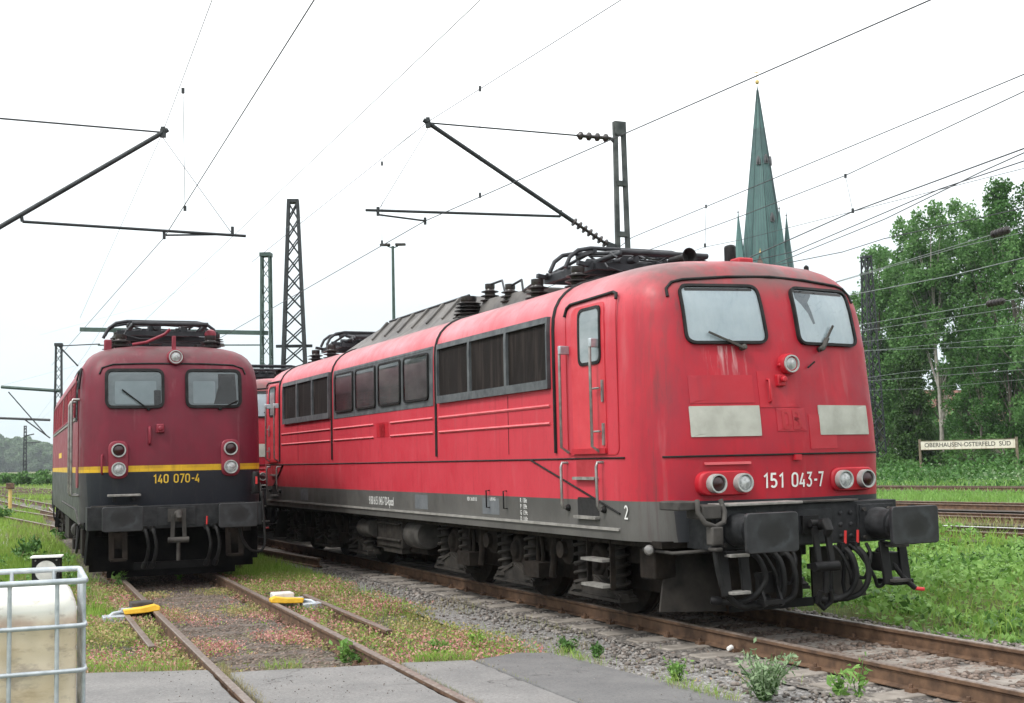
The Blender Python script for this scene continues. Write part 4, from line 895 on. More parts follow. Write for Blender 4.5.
aspd = NT('newer_dark_asphalt'); c = aspd.mix(aspd.rng(aspd.noise(2., 6, rough=.7), .35, .65), (.095, .095, .096), (.135, .134, .132)); c = aspd.mix(aspd.rng(aspd.noise(36, 5, rough=.8), .47, .66, 0, .6), c, (.045, .045, .045)); c = aspd.mix(aspd.rng(aspd.noise(50, 4, rough=.8), .56, .72, 0, .45), c, (.24, .235, .23)); c = aspd.mix(aspd.rng(aspd.noise(1.1, 5), .55, .72, 0, .5), c, (.17, .165, .16)); c = crack(aspd, c, .6, (.025, .024, .023)); aspd.col(c); aspd.rough(.9); aspd.bump(aspd.noise(80, 4), .5, .006)
yb = -13.5; e0 = -9.2
def BY(t, Y): return FB.w((Y - FB.o.y - FB.n.y * t) / FB.u.y, t, 0)
sheet('asphalt_pavement', [BY(-2.9, 11.42), BY(-.82, 11.44), FB.w(yb, -.82), FB.w(yb, -3.4)], -.004, asp.m, .3, .02)
sheet('asphalt_pavement', [BY(-.67, 11.28), BY(.67, 11.52), FB.w(yb, .67), FB.w(yb, -.67)], -.004, asp.m, .3, .02)
sheet('asphalt_pavement', [BY(.82, 11.60), (-.42, 11.66), (.45, 9.5), (1.3, 7.4), FB.w(yb, .82)], -.004, asp.m, .3, .02)
sheet('asphalt_pavement', [(-.40, 11.64), (-.02, 12.02), (.30, 11.95), (.52, 11.6), (2.4, 7.9), (1.32, 7.4), (.46, 9.52)], -.001, aspd.m, .3, .02)
sheet('path', [onz(0, 513, GZ + .05), onz(8, 520, GZ + .05), onz(8.5, 551, GZ + .05), onz(-60, 574, GZ + .05), onz(-60, 505, GZ + .05)], GZ + .05, ground_mat('pale_paving', (.22, .21, .19), (.30, .29, .27), (.25, .24, .22), (.33, .32, .30), .5, 6., .3))

# ------------------------------------------------------------------ tracks
railm = NT('rail_steel'); Z_ = railm.xyz()[2]
rc = railm.mix(railm.rng(railm.noise(7, 6), .35, .65), (.060, .033, .019), (.145, .082, .046)); tc_ = railm.mix(railm.rng(railm.noise(16, 4), .35, .65), (.095, .068, .054), (.21, .175, .15))
railm.col(railm.mix(railm.rng(Z_, -.012, -.004), rc, tc_)); railm.rough(railm.rng(Z_, -.012, -.004, .85, .42)); railm.bump(railm.noise(40, 5), .3, .006)
M['rail'] = railm.m
railb = NT('polished_rail_steel'); Z_ = railb.xyz()[2]
rc = railb.mix(railb.rng(railb.noise(7, 6), .35, .65), (.03, .018, .012), (.07, .04, .026)); railb.col(railb.mix(railb.rng(Z_, -.012, -.004), rc, (.62, .64, .66))); railb.rough(railb.rng(Z_, -.012, -.004, .85, .3)); M['rail_shiny'] = railb.m
RP = [(-.062, -.172), (.062, -.172), (.062, -.162), (.012, -.145), (.010, -.05), (.036, -.036), (.036, -.008), (.028, 0), (-.028, 0), (-.036, -.008), (-.036, -.036), (-.010, -.05), (-.012, -.145), (-.062, -.162)]
def track(name, fr, s0, s1, label, group=None, mats=('rail', 'rail'), slm='wood', sleepers=True, gauge=.7525, z=0.):
    root = empty('railway_track', (fr.o.x, fr.o.y, z), -fr.th, label, 'track', group)
    for t, mt in ((-gauge, mats[0]), (gauge, mats[1])):
        MB().prism([(t + u, s0, v) for u, v in RP], (0, s1 - s0, 0)).build('rail', M[mt], root, 30)
    if sleepers:
        y = s0 + .3; me = None; n = 0
        while y < s1 and n < 95:
            sl = MB(); hw = .13 if slm == 'concrete' else .115
            a = sl
            a.prism([(-1.3, y - hw, -.172), (-1.3, y + hw, -.172), (-1.3, y + hw + .02, -.3), (-1.3, y - hw - .02, -.3)], (2.6, 0, 0))
            a = a.build('sleeper', M[slm], root, 30, bevel=.01); cl = MB()
            for t in (-gauge, gauge):
                for sg in (-1, 1): cl.box((t + sg * .062, y - .045, -.172), (t + sg * .125, y + .045, -.140)); cl.cyl((t + sg * .095, y, -.145), (t + sg * .095, y, -.108), .018, n=6)
            if y < 22: cl.build('rail_clip', M['rust'], a, 30)
            y += random.uniform(.62, .66); n += 1
    return root
track('t', FA, -9, 47, 'rusty ballasted track under the bright red locomotive', slm='concrete', mats=('rail', 'rail_far'))if False else None
M['rail_far'] = M['rail']
track('t', FA, -9, 47, 'rusty ballasted track under the bright red locomotive', slm='concrete')
track('t', FB, -13.5, 44, 'weed-grown track under the maroon locomotive, crossing the asphalt')
for t, s0, s1, lab in ((-1.10, -7.2, -3.3, 'short loose guard rail in red weeds left of the maroon locomotive track'), (1.40, -7.3, -3.0, 'short loose guard rail in red weeds between the yellow derail block and the asphalt')):
    g = empty('guard_rail', FB.w(0, 0, -.03), -FB.th, lab, 'rail', 'short guard rails beside the track'); MB().prism([(t + u, s0, v) for u, v in RP], (0, s1 - s0, 0)).build('rail', M['rail'], g, 30)
    m_ = MB()
    for k in range(4): y = s0 + .3 + k * (s1 - s0 - .6) / 3; m_.box((t - .16, y - .08, -.19), (t + .16, y + .08, -.165))
    m_.build('base_plate', M['rust'], g, 30)
# yard tracks to the right; they all lead away to the left behind the locomotives
DR = math.atan2(-.572, .82)
def yard(px, py, off=0.):
    p = onz(px, py, 0); f = Fr(p.x, p.y, DR); f.o = f.w(0, off, 0); return f
YT = [(yard(941, 525.2, -.75), ('rail', 'rail_shiny'), 'first track beyond the green verge, its near rail polished bright'), (yard(960, 512.5, -.75), ('rail', 'rail'), 'second track beyond the verge, behind the strip of pale dry grass'),
      (yard(940, 501.4, -.75), ('rail', 'rail'), 'dark track in front of the bright green grass strip'), (yard(940, 485.7, -.75), ('rail', 'rail'), 'farthest track, at the foot of the bank below the station sign')]
for i, (f, mts, lab) in enumerate(YT):
    track('t', f, -60, 70, lab, 'yard tracks on the right', mts, sleepers=False)
    sheet('ballast_bed', [f.w(-60, -1.6), f.w(-60, 1.5), f.w(90, 1.5), f.w(90, -1.6)], -.165 - .001 * i, darkm)
    if i == 0:
        root = [o for o in bpy.data.objects if o.get('label') == lab][0]
        for k in range(40):
            y = -14 + k * .64; MB().box((-1.3, y - .13, -.3), (1.3, y + .13, -.158)).build('sleeper', M['wood'], root, 30, bevel=.01)
for (a, b), lab in ((((28, 516), (48, 519.5)), 'track curving off through the grass left of the maroon locomotive'), (((20, 501.5), (48, 507)), 'farther track in the grass beyond the left siding')):
    p, q = onz(*a), onz(*b); th = math.atan2(p.x - q.x, p.y - q.y); f = Fr(q.x, q.y, th)
    track('t', f, -25, 40, lab, 'yard tracks on the left', sleepers=False); sheet('ballast_bed', [f.w(-25, -1.4), f.w(-25, 1.4), f.w(40, 1.4), f.w(40, -1.4)], -.19, ballm)
for k in range(3):
    p, q = onz(0, 487 + 3.2 * k), onz(48, 489.5 + 2.6 * k); th = math.atan2(p.x - q.x, p.y - q.y); f = Fr(q.x, q.y, th)
    track('t', f, -20, 70, ['brown track crossing the far field on the left, the most distant one', 'brown track crossing the far field on the left, the middle of three', 'brown track crossing the far field on the left, the nearest of three'][k], 'far tracks on the left', sleepers=False); sheet('ballast_bed', [f.w(-20, -1.4), f.w(-20, 1.4), f.w(70, 1.4), f.w(70, -1.4)], -.18 - .002 * k, ground_mat('brown_ballast', (.12, .09, .075), (.19, .15, .13), (.16, .12, .10), (.22, .18, .16), .8, 10., .5))
loco_c.location = (*FA.w(19.6, 0, 0)[:2], 0); loco_c.rotation_euler = (0, 0, .4285)
tag(loco_c, 'red locomotive mostly hidden behind the gap between the maroon and the bright red one', 'locomotive')
# ------------------------------------------------------------------ plants, stones
def np_mesh(name, co, nv, mat, parent=None, smooth=False):
    """co: (n, nv, 3) polygons of nv corners"""
    n = len(co); me = bpy.data.meshes.new(name); me.vertices.add(n * nv); me.vertices.foreach_set('co', co.reshape(-1).astype(np.float32))
    me.loops.add(n * nv); me.loops.foreach_set('vertex_index', np.arange(n * nv, dtype=np.int32)); me.polygons.add(n)
    me.polygons.foreach_set('loop_start', np.arange(0, n * nv, nv, dtype=np.int32)); me.update(calc_edges=True); me.materials.append(mat)
    o = bpy.data.objects.new(name, me); COL.objects.link(o)
    if parent: o.parent = parent
    return o
def leaf_quads(c, size, up=.5, aspect=.55):
    """pointed leaves: a four-corner rhomb around each centre, turned at random"""
    n = len(c); d = RNG.normal(size=(n, 3)); d /= np.linalg.norm(d, axis=1)[:, None]
    nr = RNG.normal(size=(n, 3)); nr[:, 2] += up * 2; w = np.cross(d, nr); w /= np.linalg.norm(w, axis=1)[:, None] + 1e-9
    s = size * RNG.uniform(.65, 1.3, n); d *= s[:, None] * .5; w *= s[:, None] * .5 * aspect
    m = np.cross(d, w); m /= np.linalg.norm(m, axis=1)[:, None] + 1e-9; m *= s[:, None] * .08
    return np.stack([c - d, c - d * .1 + w + m, c + d, c - d * .1 - w + m], 1)
def blades(P, h, w, lean=.35):
    n = len(P); a = RNG.uniform(0, 2 * PI, n); hh = h * RNG.uniform(.5, 1.25, n); l = hh * lean * RNG.uniform(.2, 1.5, n); b = RNG.uniform(0, 2 * PI, n)
    s = np.stack([np.cos(a), np.sin(a), np.zeros(n)], 1) * (w * RNG.uniform(.6, 1.3, n))[:, None] * .5
    mid = P + np.stack([np.cos(b) * l * .35, np.sin(b) * l * .35, hh * .6], 1); top = P + np.stack([np.cos(b) * l, np.sin(b) * l, hh], 1)
    return np.stack([P - s, P + s, mid + s * .7, top], 1), np.stack([P - s, mid + s * .7, top, mid - s * .7], 1)
def region(fr, s0, s1, t0, t1, n, z=GZ, cond=None, m=420):
    S = RNG.uniform(s0, s1, n); T = RNG.uniform(t0, t1, n)
    x = fr.o.x + fr.u.x * S + fr.n.x * T; y = fr.o.y + fr.u.y * S + fr.n.y * T
    P = np.stack([x, y, np.full(n, z)], 1); k = inview(P, m)
    if cond is not None: k &= cond(x, y, S, T)
    return P[k]
def stuff(o): return tag(o, kind='stuff')
def grass(P, h, w, mat, lean=.35):
    if len(P) == 0: return
    a, b = blades(P, h, w, lean); return stuff(np_mesh('grass', b, 4, mat))

ico_v = None
def stones(name, P, size, mat, flat=.7):
    t = (1 + 5 ** .5) / 2
    v = np.array([(-1, t, 0), (1, t, 0), (-1, -t, 0), (1, -t, 0), (0, -1, t), (0, 1, t), (0, -1, -t), (0, 1, -t), (t, 0, -1), (t, 0, 1), (-t, 0, -1), (-t, 0, 1)], float); v /= np.linalg.norm(v[0])
    f = np.array([(0, 11, 5), (0, 5, 1), (0, 1, 7), (0, 7, 10), (0, 10, 11), (1, 5, 9), (5, 11, 4), (11, 10, 2), (10, 7, 6), (7, 1, 8), (3, 9, 4), (3, 4, 2), (3, 2, 6), (3, 6, 8), (3, 8, 9), (4, 9, 5), (2, 4, 11), (6, 2, 10), (8, 6, 7), (9, 8, 1)])
    n = len(P); vv = v[None] * RNG.uniform(.68, 1.25, (n, 12, 1))
    sc = size * RNG.uniform(.5, 1.25, (n, 1, 1)) * RNG.uniform(.7, 1.2, (n, 1, 3)); vv = vv * sc
    q = RNG.normal(size=(n, 4)); q /= np.linalg.norm(q, axis=1)[:, None]; a, b, c, d = q.T
    Rm = np.stack([np.stack([1 - 2 * (c * c + d * d), 2 * (b * c - a * d), 2 * (b * d + a * c)], 1), np.stack([2 * (b * c + a * d), 1 - 2 * (b * b + d * d), 2 * (c * d - a * b)], 1), np.stack([2 * (b * d - a * c), 2 * (c * d + a * b), 1 - 2 * (b * b + c * c)], 1)], 1)
    vv = np.einsum('nij,nkj->nki', Rm, vv); vv[:, :, 2] *= flat; vv += P[:, None, :]
    me = bpy.data.meshes.new(name); me.vertices.add(n * 12); me.vertices.foreach_set('co', vv.reshape(-1).astype(np.float32))
    idx = (f[None] + (np.arange(n) * 12)[:, None, None]).reshape(-1).astype(np.int32)
    me.loops.add(len(idx)); me.loops.foreach_set('vertex_index', idx); me.polygons.add(n * 20); me.polygons.foreach_set('loop_start', np.arange(0, len(idx), 3, dtype=np.int32)); me.update(calc_edges=True); me.materials.append(mat)
    o = bpy.data.objects.new(name, me); COL.objects.link(o); return stuff(o)
def stone_mat(name, a, b, c):
    t = NT(name); g = t.n.new('ShaderNodeNewGeometry'); k = t.mix(g.outputs['Random Per Island'], a, b); k = t.mix(t.rng(t.noise(14, 4), .5, .7, 0, .6), k, c); t.col(k); t.rough(.9); return t.m
M['stone'] = stone_mat('ballast_stone', (.07, .06, .052), (.27, .25, .23), (.14, .09, .06)); M['stone_rusty'] = stone_mat('rust_stained_stone', (.07, .052, .042), (.22, .175, .145), (.12, .07, .045))
P = region(FA, -8, 18, -2.7, -.85, 19000, -.195, lambda x, y, S, T: (RNG.random(len(x)) < np.clip((T + 2.1 + .35 * wob(x, y, 2, 3)) * .95, .03, .8)))
stones('ballast', P[:len(P) * 3 // 4], .020, M['stone']); stones('ballast', P[len(P) * 3 // 4:], .033, M['stone'])
P = region(FA, -7, 6, -.70, .70, 5200, -.185); stones('ballast', P, .032, M['stone_rusty'])
P = region(FA, -7, 10, .82, 1.9, 5200, -.19); stones('ballast', P, .030, M['stone'])
P = region(FB, -9.6, 4, -1.0, 1.0, 9000, -.176, lambda x, y, S, T: abs(abs(T) - .75) > .08); stones('ballast', P, .020, M['stone_rusty'])
P = region(FA, -7, 20, -4.5, -1.8, 2600, -.2); stones('gravel', P, .013, M['stone'])
P = region(FB, -8.4, 6, 1.4, 4.0, 900, -.2); stones('gravel', P, .018, M['stone'])

# low reddish herbs round the guard rails, grass edges, leafy verge
onpad = lambda x, y, S, T: y > np.where((x > -.45) & (x < .6), 12.02, 11.5)
def herb(P, size=.05, n=9, mats=('herb', 'grass', 'dry'), share=(.48, .33, .19), hmax=.17, name='ground_cover'):
    k = RNG.choice(len(mats), size=len(P), p=share)
    for i, mt in enumerate(mats):
        Q = np.repeat(P[k == i], n, 0)
        if len(Q) == 0: continue
        Q = Q + np.stack([RNG.normal(0, .045, len(Q)), RNG.normal(0, .045, len(Q)), RNG.uniform(.005, hmax, len(Q))], 1)
        stuff(np_mesh(name, leaf_quads(Q, size, .6), 4, M[mt]))
herb(region(FB, -10, 1, -2.6, -.82, 6500, -.21, lambda x, y, S, T: onpad(x, y, S, T) & (wob(x, y, 1.5, 2) > -.35)), .034)
herb(region(FB, -10, 2, .80, 2.5, 5200, -.21, lambda x, y, S, T: onpad(x, y, S, T) & (wob(x, y, 1.7, 5) > -.25)), .034)
herb(region(FB, -10, -.5, -.70, .70, 5200, -.18, lambda x, y, S, T: onpad(x, y, S, T) & (wob(x, y, 2.0, 1) + np.abs(T) * 1.1 + RNG.normal(0, .3, len(x)) > .72)), .030, 8, hmax=.09, share=(.65, .15, .2))
grass(region(FB, -10, 10, -2.6, -.95, 9000, -.22, lambda x, y, S, T: onpad(x, y, S, T) & (wob(x, y, 1.1, 7) + RNG.normal(0, .3, len(x)) > .1)), .15, .010, M['grass'])
grass(region(FB, -10, 8, .95, 2.7, 9000, -.22, lambda x, y, S, T: onpad(x, y, S, T) & (wob(x, y, 1.3, 3) + RNG.normal(0, .3, len(x)) + np.clip((S + 3) * .25, -.2, 1) > .15)), .15, .010, M['grass'])
grass(region(FB, -.5, 7, 1.3, 2.4, 7000, -.22), .19, .013, M['grass'])
grass(region(FB, -10.5, -3, .85, 3.6, 3500, -.22, lambda x, y, S, T: onpad(x, y, S, T) & (wob(x, y, 1.9, 8) > .0)), .10, .008, M['dry'])
grass(region(FB, -10, 2, -2.6, -.9, 2500, -.22, lambda x, y, S, T: onpad(x, y, S, T) & (wob(x, y, 1.9, 4) > .1)), .12, .008, M['dry'])
# left of the maroon locomotive
grass(region(FB, -4, 14, -5.5, -1.2, 30000, GZ), .24, .016, M['grass']); grass(region(FB, 8, 45, -12, -1.3, 34000, GZ), .26, .035, M['grass'])
grass(region(FB, -2, 30, -8, -1.2, 9000, GZ, lambda x, y, S, T: wob(x, y, .8, 6) > .2), .32, .02, M['dry'])
herb(region(FB, -4, 8, -5.5, -1.3, 1500, GZ, lambda x, y, S, T: wob(x, y, .9, 9) > .15), .085, 9, ('verge', 'bush'), (.6, .4), .32, 'undergrowth')
P = np.stack([RNG.uniform(-70, -15, 15000), RNG.uniform(48, 190, 15000), np.full(15000, GZ)], 1); P = P[inview(P, 20)]; grass(P, .32, .10, M['grass'], .6)
# right verge: a bank of leafy weeds
vc = lambda x, y, S, T: (T > 1.75 + .25 * wob(x, y, 2, 1)) & ((x - YT[0][0].o.x) * YT[0][0].n.x + (y - YT[0][0].o.y) * YT[0][0].n.y < -1.2)
def verge(P, mt, size, hk, name='undergrowth'):
    hgt = np.clip(.16 + .34 * wob(P[:, 0], P[:, 1], .9, 2) + .12 * wob(P[:, 0], P[:, 1], 2.7, 4), .04, .6) * hk
    Q = P.copy(); Q[:, 2] += RNG.random(len(P)) ** .6 * hgt; stuff(np_mesh(name, leaf_quads(Q, size, .9), 4, M[mt]))
verge(region(FA, -9, 14, 1.6, 15, 64000, GZ, vc), 'verge', .115, 1.25)
verge(region(FA, -9, 10, 1.7, 12, 26000, GZ, lambda x, y, S, T: vc(x, y, S, T) & (wob(x, y, 1.2, 6) > .05)), 'bush', .13, 1.2)
grass(region(FA, -9, 16, 1.6, 16, 15000, GZ, vc), .36, .012, M['grass'], .5)
grass(region(FA, -6, 6, 1.5, 3.2, 3500, GZ, lambda x, y, S, T: wob(x, y, 2.2, 3) > -.2), .12, .009, M['dry'])
# strips between the yard tracks
def strip(f, t0, t1, n, h, w, mt, cond=None): grass(region(f, -50, 75, t0, t1, n, GZ + .03, cond, 250), h, w, M[mt], .5)
strip(YT[3][0], -12, -3.2, 30000, .26, .06, 'verge'); strip(YT[2][0], 1.9, 9, 16000, .28, .05, 'verge'); strip(YT[3][0], 2.2, 9, 16000, .4, .08, 'verge')
strip(YT[0][0], 1.3, 4.6, 16000, .26, .03, 'dry'); strip(YT[0][0], 1.3, 4.4, 5000, .28, .03, 'grass', lambda x, y, S, T: wob(x, y, .6, 3) > .1)
strip(YT[0][0], -3.4, -1.2, 9000, .40, .022, 'grass'); strip(YT[0][0], -1.6, 1.4, 1600, .32, .02, 'grass')

grass(region(FA, -8, 20, -4.6, -1.3, 900, -.2, lambda x, y, S, T: wob(x, y, 2.6, 5) > .45), .09, .008, M['grass'])
herb(region(FA, -8, 14, -4.8, -1.5, 260, -.2, lambda x, y, S, T: wob(x, y, 1.8, 8) > .3), .03, 7, hmax=.06)
grass(region(FB, -13, -8.8, -.70, -.62, 900, -.05), .07, .006, M['dry']); grass(region(FB, -13, -8.8, .80, .84, 500, -.05), .06, .006, M['dry'])
def line_grass(p, q, n, h, w, mt, sp=.04, z=-.03):
    f = RNG.random(n); P = np.stack([p[0] + (q[0] - p[0]) * f, p[1] + (q[1] - p[1]) * f, np.full(n, z)], 1); P[:, :2] += RNG.normal(0, sp, (n, 2)); P = P[(wob(P[:, 0], P[:, 1], 3.1, 2) > -.15)]; grass(P, h, w, M[mt], .6)
for p, q in (((-4.2, 11.47), (-2.95, 11.49)), ((-2.6, 11.36), (-1.2, 11.58)), ((-1.1, 11.66), (-.42, 11.70)), ((.34, 11.98), (1.6, 9.4))):
    line_grass(p, q, 420, .11, .008, 'grass'); line_grass(p, q, 260, .08, .007, 'dry')
line_grass((-.40, 11.6), (.46, 9.5), 90, .03, .006, 'dry', .012, 0.)
P = np.stack([RNG.uniform(-4.2, 2.2, 900), RNG.uniform(9.3, 11.9, 900), np.full(900, .0)], 1); P = P[(wob(P[:, 0], P[:, 1], 1.4, 3) > .05)]; stones('gravel', P, .006, M['stone'])
for n_, mt, hh, sz in ((26000, 'dark_leaf', 1.9, .24), (22000, 'bush', 1.5, .20), (6000, 'pale_leaf', 1.3, .18)):
    P = region(YT[3][0], -45, 60, 2.6, 20, n_, GZ, None, 250); P[:, 2] += RNG.random(len(P)) ** .7 * hh * np.clip(.55 + .5 * wob(P[:, 0], P[:, 1], .5, n_ % 7), .1, 1.2) * np.clip((((P[:, 0] - YT[3][0].o.x) * YT[3][0].n.x + (P[:, 1] - YT[3][0].o.y) * YT[3][0].n.y) - 1.5) / 6, .12, 1)
    stuff(np_mesh('undergrowth', leaf_quads(P, sz, .5, .7), 4, M[mt]))
# ---- single plants
def weed(px, py, h, n, leaf, mt, label, spread=.2, z=-.2, name='weed', per=16, group=None):
    p = onz(px, py, z); root = empty(name, p, 0, label, 'plant', group); st = MB(); C_ = []
    for i in range(n):
        a = RNG.uniform(0, 2 * PI); l = h * RNG.uniform(.55, 1); q = V(math.cos(a), math.sin(a), 0) * spread * RNG.uniform(.2, 1)
        pts = [V(0, 0, 0) + q * .15, q * .5 + V(0, 0, l * .55), q + V(0, 0, l)]; st.tube(pts, [.006, .004, .002], 5)
        for k in range(per):
            t = RNG.uniform(.15, 1); b = pts[0].lerp(pts[1], t * 2) if t < .5 else pts[1].lerp(pts[2], t * 2 - 1)
            C_.append(np.array(b) + RNG.normal(0, leaf * .45, 3))
    st.build('stem', M['bush'], root, 0); np_mesh('foliage', leaf_quads(np.array(C_), leaf, .5, .42), 4, M[mt], root)
weed(764, 700, .40, 34, .055, 'pale_leaf', 'big pale green leafy weed beside the dark asphalt slab', .30, per=22)
weed(858, 699, .36, 4, .07, 'verge', 'upright yellow-green weed in the ballast nearest to the rail', .08, per=12); weed(838, 696, .22, 4, .08, 'verge', 'small low weed left of the upright yellow-green one', .08)
weed(568, 652, .16, 10, .055, 'bush', 'small green weed left of its twin at the corner of the dark asphalt', .12); weed(597, 657, .13, 8, .05, 'bush', 'small green weed right of its twin at the corner of the dark asphalt', .10)
weed(676, 680, .20, 12, .05, 'verge', 'low green tuft along the edge of the dark asphalt', .14); weed(222, 583, .30, 7, .12, 'bush', 'broad-leaved weed by the right rail in front of the maroon locomotive', .18, per=9)
weed(123, 592, .42, 7, .11, 'verge', 'light green weed beside the left rail in front of the maroon locomotive', .22, per=10); weed(180, 582, .26, 2, .07, 'verge', 'thin weed sprouting between the rails under the maroon nose', .05)
weed(345, 665, .26, 4, .085, 'verge', 'yellow-green weed between the right rail and the middle asphalt slab', .07); weed(357, 668, .16, 4, .06, 'bush', 'small dark weed beside the right rail at the asphalt edge', .07)
weed(28, 562, .55, 16, .16, 'bush', 'leafy weed behind the caged plastic tank', .5, per=14); weed(62, 540, .4, 10, .14, 'bush', 'leafy weed in the grass beside the maroon bogie', .4)
weed(440, 658, .20, 14, .05, 'verge', 'green grass tuft at the back edge of the grey asphalt slab', .16); weed(480, 652, .22, 12, .05, 'grass', 'yellowish tuft where grey and dark asphalt meet', .16)
weed(3, 521, .5, 14, .2, 'bush', 'leafy weed at the foot of the yellow post', .6)

# ------------------------------------------------------------------ trees
DENS = 1.55
def tree(name, px, py_base, Y, h, crown, leafm, barkm, label, n=60, per=150, leaf=.20, trunk_r=.16, z0=3., shape='tall', group='trees behind the tracks', lean=0., rough=.9):
    b = atY(px, py_base, Y); b.z = GZ; root = empty(name, b, 0, label, 'tree', group)
    tr = MB(); pts = [V(lean * k / 6 * h * .1 + RNG.normal(0, .05) * k, RNG.normal(0, .05) * k, h * .93 * k / 6) for k in range(7)]
    tr.tube(pts, [trunk_r * (1 - .85 * k / 6) for k in range(7)], 9); C_ = []; lm = MB()
    for i in range(n):
        f = RNG.random() ** .85
        zz = z0 + (h - z0) * f
        if shape == 'tall': rad = crown * (.55 + 1.2 * f - 1.42 * f * f) * 1.3
        elif shape == 'cone': rad = crown * (1 - f) ** .75
        else: rad = crown * math.sqrt(max(.02, 1 - (2 * f - 1) ** 2))
        a = RNG.uniform(0, 2 * PI); q = rad * math.sqrt(RNG.uniform(.08, 1)); c = np.array([math.cos(a) * q, math.sin(a) * q, zz]); c[:2] += np.array(pts[min(6, int(f * 6))])[:2]
        cr_ = rough * RNG.uniform(.4, 1.25) * (1.15 - .5 * f)
        m = max(8, int(DENS * per * cr_ * cr_)); d = RNG.normal(size=(m, 3)); d /= np.linalg.norm(d, axis=1)[:, None]
        d *= (cr_ * RNG.random(m) ** .45)[:, None]; d[:, 2] *= 1.25 if shape == 'tall' else .8
        if shape == 'tall': d[:, 0] += d[:, 2] * .25
        C_.append(c + d)
        if i % 2 == 0 and f < .9:
            k = max(0, zz / h * .80 - .03); lm.tube([pts[int(k * 6)], Vector(c) * .5 + Vector(pts[int(k * 6)]) * .5 + V(0, 0, .1), c], [trunk_r * .3 * (1 - f) + .02, .025, .012], 5)
    t_ = tr.build('trunk', M[barkm], root, 50); 
    if lm.v: lm.build('limb', M[barkm], root, 50)
    np_mesh('crown', leaf_quads(np.concatenate(C_), leaf, .2, .8), 4, M[leafm], root); return root
GR = 'tall trees behind the station sign'
tree('poplar_tree', 892, 470, 108, 19.5, 2.3, 'poplar', 'bark', 'slim poplar behind the dark lattice mast, leftmost of the tall trees', 100, 170, .24, .2, 4., lean=.2, group=GR)
tree('poplar_tree', 916, 470, 104, 21.0, 2.3, 'poplar', 'bark', 'tall poplar right of the dark lattice mast, above the dark conifer', 110, 170, .24, .2, 8.5, lean=.2, group=GR)
tree('poplar_tree', 942, 470, 100, 21.2, 2.4, 'poplar', 'bark_pale', 'tall poplar with a bare pale trunk standing right behind the station sign', 100, 165, .24, .19, 8.5, lean=.15, group=GR)
tree('poplar_tree', 967, 470, 103, 22.0, 2.6, 'poplar', 'bark', 'tall poplar above the middle of the station sign', 125, 175, .24, .2, 6., lean=.2, group=GR)
tree('poplar_tree', 992, 470, 98, 21.0, 2.7, 'poplar', 'bark', 'tall poplar above the right end of the station sign', 130, 175, .24, .2, 5., lean=.2, group=GR)
tree('poplar_tree', 1022, 470, 92, 21.4, 2.6, 'dark_leaf', 'bark', 'tallest tree, cut by the right edge of the photo', 140, 180, .24, .24, 3., lean=.1, group=GR)
tree('poplar_tree', 1046, 470, 88, 17.0, 3.0, 'poplar', 'bark', 'tree just outside the right edge whose boughs reach in', 60, 160, .22, .24, 3., group=GR)
tree('conifer_tree', 917, 472, 90, 8.8, 1.5, 'yew', 'bark', 'dense dark green conifer left of the station sign', 170, 420, .16, .16, .4, 'cone', None, rough=.6)
tree('willow_tree', 888, 470, 116, 9.5, 2.8, 'pale_leaf', 'bark', 'pale grey-green tree between the lattice mast and the conifer', 60, 170, .20, .2, 2.4, 'round', None)
tree('poplar_tree', 872, 470, 110, 16.5, 2.6, 'poplar', 'bark', 'shorter poplar peeping out between the bright red locomotive and the dark lattice mast', 120, 165, .24, .18, 1., lean=.2, group=GR)
tree('poplar_tree', 883, 470, 106, 19.0, 2.3, 'poplar', 'bark', 'poplar directly behind the dark lattice mast, taller than the one beside the locomotive', 110, 165, .24, .18, 1.5, lean=.2, group=GR)
for px, Y, h, c, lab in ((941, 110, 9.5, 2.6, 'dark leafy tree standing behind the bare pale trunk'), (974, 96, 9.0, 1.7, 'dark leafy tree right of the bare pale trunk above the sign'), (984, 94, 10.5, 2.2, 'dark leafy tree over the right half of the station sign'), (1010, 91, 9.5, 2.3, 'dark leafy tree over the right post of the station sign')):
    tree('maple_tree', px, 472, Y, h, c, 'dark_leaf', 'bark', lab, 60, 200, .17, .15, 1.0, 'round', 'dark trees behind the sign', rough=.75)
for px, Y, h, c, lab in ((880, 90, 1.5, .9, 'leafy bush beside the right flank of the bright red locomotive'), (903, 88, 1.2, 1.2, 'leafy bush in front of the white van'), (972, 86, 2.6, 1.6, 'spreading bush below the centre of the station sign'), (1002, 84, 2.8, 1.6, 'dense bush left of the right sign post'), (887, 92, 2.0, 1.2, 'low bush at the foot of the lattice mast'), (905, 90, 1.8, 1.3, 'low bush in front of the dark conifer'), (935, 90, 1.7, 1.2, 'low bush behind the left part of the station sign'), (958, 91, 2.2, 1.4, 'bush behind the middle of the station sign'), (986, 88, 2.3, 1.6, 'rounded bush under the right half of the station sign'), (1018, 84, 2.0, 1.6, 'bush beside the right post of the station sign')):
    tree('bush', px, 472, Y, h, c, 'bush', 'bark', lab, 46, 190, .14, .05, .2, 'round', 'bushes below the trees', rough=.5)
fl = ['low rounded hazy tree at the left photo edge', 'hazy tree second from the left photo edge', 'hazy spreading tree left of the far mast', 'hazy tree behind the far slim mast', 'hazy tall tree right of the far mast', 'hazy tree halfway to the maroon locomotive', 'hazy low tree next but one to the maroon locomotive', 'hazy tree touching the rear of the maroon locomotive']
